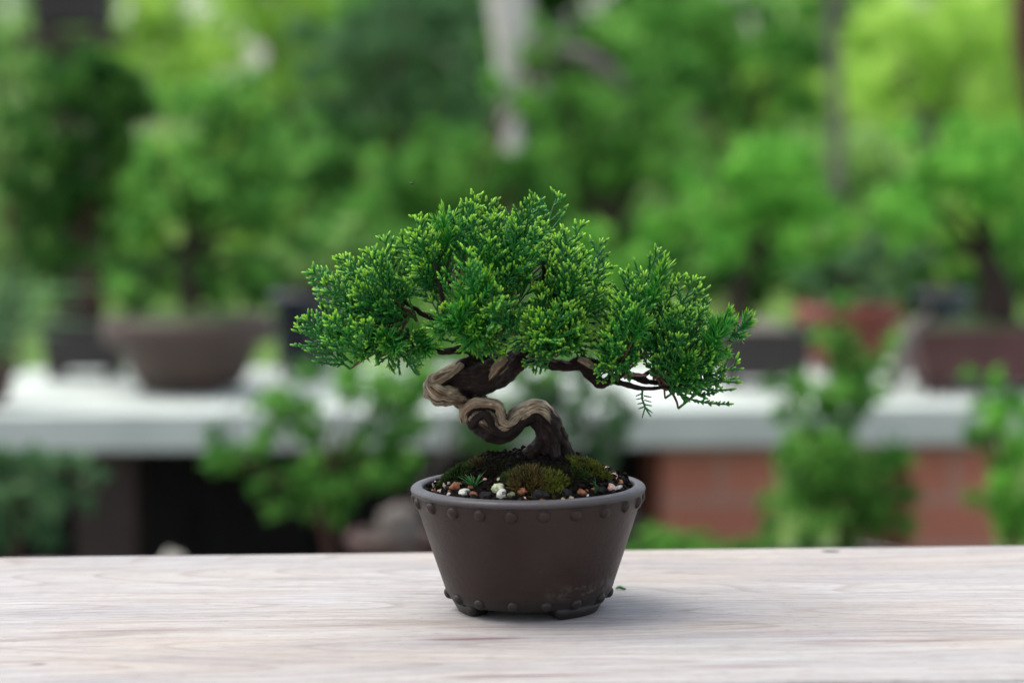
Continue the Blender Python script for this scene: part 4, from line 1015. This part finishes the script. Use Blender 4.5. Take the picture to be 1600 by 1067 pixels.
low_pot(930, 3.1, .055, .14, 'dark', 'black pot on the low staging hidden behind the studded pot')
plant('potted_shrub', 'slender blue-green sapling seen right of the trunk', 'shrub', 3.1, [(930, 850, 9), (945, 760, 8), (950, 690, 5)], [(935, 640, 45, 50), (895, 600, 50, 40), (960, 690, 40, 30), (870, 650, 35, 40), (840, 620, 40, 25)], 'blue', 'grey', 2200, .014)
# grey pole and pale boulder
t = thing('support_pole', 'weathered grey pole standing just left of the studded pot', 'pole', tuple(pd(628, 1000, 3.05)))
tube_obj('shaft', [tuple(pd(628, 1015, 3.05)) + (.028,), tuple(pd(627, 900, 3.05)) + (.027,), tuple(pd(624, 800, 3.05)) + (.026,)], BK['grey'], t, 5, 14)
bm = bmesh.new(); bmesh.ops.create_icosphere(bm, subdivisions=4, radius=1); q = pd(270, 905, 2.85)
for v in bm.verts: k = 1 + .15 * noise.noise(v.co * 1.5) + .04 * noise.noise(v.co * 6); v.co = Vector((v.co.x * .024, v.co.y * .03, v.co.z * .068)) * k + q
qz = zl - min(v.co.z for v in bm.verts)
for v in bm.verts: v.co.z = zl + .0005 + (v.co.z + qz - zl) * 1.0
tag(bm_obj('boulder', bm, plain('pale_rock', (.45, .42, .36), .8, .25, 40, .003), None, True, loc=q), 'pale upright rock peeping over the table at the lower left', 'rock')

# --- trees and shrubs beyond the bench, rooted in the ground
BG = 'trees and shrubs beyond the white bench'
plant('garden_shrub', 'yellow-green shrub low behind the navy pot', 'shrub', 4.7, [(540, 700, 10), (540, 560, 9), (545, 470, 7)], [(520, 400, 70, 50), (590, 400, 80, 50), (560, 350, 60, 40), (620, 460, 70, 60), (650, 520, 60, 60), (560, 500, 60, 60)], 'mid', 'brown', 3200, .022, BG, GZ)
plant('garden_tree', 'dark blue-green tree at the top left of centre', 'tree', 7.0, [(640, 600, 16), (630, 400, 14), (620, 250, 11)], [(600, 150, 100, 70), (540, 60, 90, 60), (680, 90, 100, 70), (640, 30, 120, 50), (730, 180, 80, 70), (560, 230, 80, 50)], 'blue', 'brown', 6500, .034, BG, GZ)
plant('garden_tree', 'fresh green rounded tree behind the top of the bonsai crown', 'tree', 5.4, [(690, 620, 13), (700, 450, 12), (690, 380, 9)], [(800, 150, 50, 32), (848, 70, 26, 30), (820, 265, 60, 24), (835, 350, 60, 50), (835, 450, 70, 60), (800, 540, 70, 50), (640, 290, 90, 60), (720, 260, 90, 55), (780, 330, 70, 60), (680, 350, 100, 50), (600, 350, 60, 40), (830, 280, 50, 45)], 'mid', 'brown', 11000, .024, BG, GZ)
plant('garden_tree', 'dull green tree with dark gaps right of the white trunk', 'tree', 6.2, [(960, 620, 14), (950, 430, 13), (960, 300, 11)], [(930, 190, 90, 60), (1010, 120, 80, 60), (1060, 220, 80, 60), (880, 250, 60, 50), (980, 270, 80, 40), (870, 90, 50, 40)], 'mid', 'dark', 5200, .026, BG, GZ)
plant('garden_shrub', 'vivid green shrub behind the valley in the bonsai crown', 'shrub', 4.6, [(990, 640, 9), (990, 520, 8), (1000, 450, 6)], [(960, 400, 70, 45), (1040, 370, 70, 50), (1000, 450, 90, 50), (1090, 330, 60, 40), (920, 460, 60, 50), (880, 530, 70, 60)], 'bright', 'brown', 4200, .02, BG, GZ)
plant('garden_tree', 'medium green tree at the top centre right', 'tree', 8.0, [(1150, 560, 18), (1140, 350, 16), (1150, 240, 12)], [(1110, 60, 100, 70), (1200, 110, 100, 70), (1150, 190, 100, 60), (1240, 200, 80, 60), (1050, 20, 90, 50), (1250, 30, 90, 60)], 'mid', 'brown', 6500, .036, BG, GZ)
plant('garden_tree', 'pale lime tree filling the top right corner', 'tree', 9.2, [(1450, 520, 20), (1440, 340, 18), (1450, 240, 14)], [(1400, 120, 110, 80), (1490, 80, 110, 70), (1560, 160, 90, 80), (1470, 200, 120, 60), (1400, 30, 100, 60), (1560, 30, 90, 60)], 'lime', 'grey', 7500, .042, BG, GZ)
plant('garden_tree', 'slim grey-barked tree with a bare stem right of centre', 'tree', 6.8, [(1305, 600, 12), (1302, 400, 12), (1308, 200, 11), (1300, 20, 10), (1310, -120, 8)], [(1300, -140, 130, 70), (1380, -110, 90, 60), (1220, -130, 90, 60)], 'mid', 'grey', 2600, .034, BG, GZ)
plant('garden_tree', 'soft green shrub between the slim grey tree and the maroon pot tree', 'shrub', 7.2, [(1370, 620, 12), (1365, 420, 11), (1370, 340, 8)], [(1350, 250, 70, 60), (1400, 300, 70, 60), (1330, 330, 70, 60), (1270, 260, 60, 60)], 'pale', 'grey', 3600, .032, BG, GZ)
plant('garden_shrub', 'pale shrub at the left edge behind the dark bonsai', 'shrub', 6.0, [(20, 640, 12), (20, 420, 11), (15, 300, 9)], [(20, 130, 90, 70), (-30, 230, 80, 80), (40, 380, 90, 60), (-20, 50, 90, 60), (30, 460, 80, 60)], 'pale', 'brown', 4800, .028, BG, GZ)
plant('filler_shrub', 'dark low shrub added to darken the gap behind the wide brown pot', 'shrub', 4.3, [(300, 640, 8), (300, 520, 7), (300, 470, 5)], [(250, 440, 90, 36), (360, 445, 90, 36), (440, 430, 60, 40), (300, 400, 80, 30)], 'dark', 'dark', 3200, .02, BG, GZ)  # dark foliage added here and below to imitate dark gaps between crowns
plant('filler_shrub', 'dark low shrub added to darken the gap behind the black rectangular pot', 'shrub', 4.3, [(1190, 640, 8), (1180, 520, 7), (1180, 470, 5)], [(1120, 430, 80, 50), (1210, 430, 90, 45), (1160, 370, 70, 36), (1270, 450, 60, 40)], 'dark', 'dark', 3200, .02, BG, GZ)
plant('filler_shrub', 'dark low shrub added to darken the gap behind the long maroon pot', 'shrub', 4.3, [(1540, 640, 8), (1540, 520, 7), (1540, 470, 5)], [(1480, 450, 80, 45), (1570, 440, 90, 50), (1620, 390, 60, 50), (1430, 440, 50, 36)], 'dark', 'dark', 3200, .02, BG, GZ)
plant('filler_tree', 'dark leafy tree added to darken the gap between the dead trunk and the vivid shrub', 'tree', 6.6, [(930, 640, 12), (930, 450, 10), (930, 360, 8)], [(920, 290, 80, 50), (870, 200, 50, 50), (1050, 150, 70, 50), (480, 300, 60, 60), (760, 60, 60, 70)][:3], 'dark', 'dark', 4200, .028, BG, GZ)
plant('filler_tree', 'dark leafy tree added to darken the gap behind the left shoulder of the bonsai crown', 'tree', 6.4, [(500, 640, 12), (500, 450, 10), (505, 360, 8)], [(480, 310, 90, 60), (430, 230, 60, 60), (560, 250, 60, 50)], 'dark', 'dark', 4200, .028, BG, GZ)
# bleached dead tree
t = thing('dead_tree', 'bleached white dead trunk with a bare side branch at the top centre', 'dead tree', (pd(800, 600, 5.9).x, pd(800, 600, 5.9).y, GZ))
k = 5.9 / F
tube_obj('trunk', [tuple(pd(830, 600, 5.9))[:2] + (GZ, 40 * k)] + [tuple(pd(a, b, 5.9)) + (r * k,) for a, b, r in ((830, 500, 34), (815, 350, 20), (802, 230, 15), (792, 130, 15), (800, 60, 30), (788, -20, 32), (770, -120, 26), (775, -240, 10))], BK['white'], t, 8, 16, lambda s, a: .9 + .12 * np.abs(np.cos(1.5 * a + s * 6)))
tube_obj('branch', [tuple(pd(a, b, 5.9)) + (r * k,) for a, b, r in ((800, 60, 12), (850, 72, 9), (905, 85, 12), (945, 108, 12), (970, 130, 7), (985, 150, 2))], BK['grey'], t, 6, 10)
tube_obj('branch', [tuple(pd(a, b, 5.9)) + (r * k,) for a, b, r in ((785, -40, 18), (740, -70, 12), (700, -130, 5))], BK['white'], t, 6, 10)
# brown trunk leaning in at the right top
plant('leaning_tree', 'dark red-brown leaning trunk at the right edge of the photo', 'tree', 5.0, [(1680, 640, 30), (1650, 300, 26), (1612, 110, 24), (1605, 20, 26), (1620, -100, 20)], [(1640, -200, 130, 80), (1740, -160, 90, 70)], 'mid', 'brown', 2600, .028, BG, GZ)
# tall post stand with a dark square pot
D = 5.4; q = pd(115, 52, D); k = D / F
t = thing('post_stand', 'timber post stand behind the dark bonsai at the top left', 'stand', (q.x, q.y, GZ))
box_obj('post', q.x - .05, q.x + .05, q.y - .05, q.y + .05, GZ + .002, q.z - .032, DKWOOD, t); box_obj('top_plate', q.x - .11, q.x + .11, q.y - .1, q.y + .1, q.z - .03, q.z, DKWOOD, t)
rect_pot(q.x, q.y, q.z + .0006, 118 * k, .15, .10, POTM['dark'], 'dark square pot on the tall post stand at the top left', DSOIL, None, .92)
plant('garden_bonsai', 'bonsai in the dark square pot on the tall post stand', 'bonsai tree', D, [(112, -8, 12), (105, -60, 10), (118, -110, 7)], [(80, -130, 80, 45), (150, -150, 80, 45), (110, -200, 70, 45), (90, -15, 36, 16)], 'mid', 'dark', 2400, .02)
# far clipped hedge shrubs, their sunlight painted in by lime leaf colour
for i, (a, w_, h_, lf, lb) in enumerate(((-60, 260, 330, 'pale', 'pale green hedge shrub far back at the left edge'), (190, 250, 350, 'lime', 'lime hedge shrub far back above the dark bonsai'), (420, 250, 360, 'lime', 'lime hedge shrub far back above the wide brown pot tree'),
        (650, 250, 330, 'mid', 'green hedge shrub far back behind the blue-green tree'), (880, 250, 340, 'dark', 'dark hedge shrub far back right of the dead trunk'), (1110, 250, 350, 'pale', 'pale hedge shrub far back at the top centre right'), (1340, 260, 360, 'lime', 'lime hedge shrub far back left of the pale lime tree'), (1600, 280, 350, 'lime', 'lime hedge shrub far back at the right edge'))):
    D = 14 + (i % 3) * .5
    plant('hedge_shrub', lb, 'hedge shrub', D, [(a, 430, 14), (a + 5, 300, 12), (a, 200, 9)], [(a, 220, w_ * .55, 130), (a - 60, 60, w_ * .4, 110), (a + 70, 60, w_ * .4, 110), (a, -60, w_ * .5, 90), (a, 380, w_ * .55, 80), (a - 40, -150, 100, 60)], lf, 'brown', 10000, .085, 'far hedge beyond the garden trees', GZ)
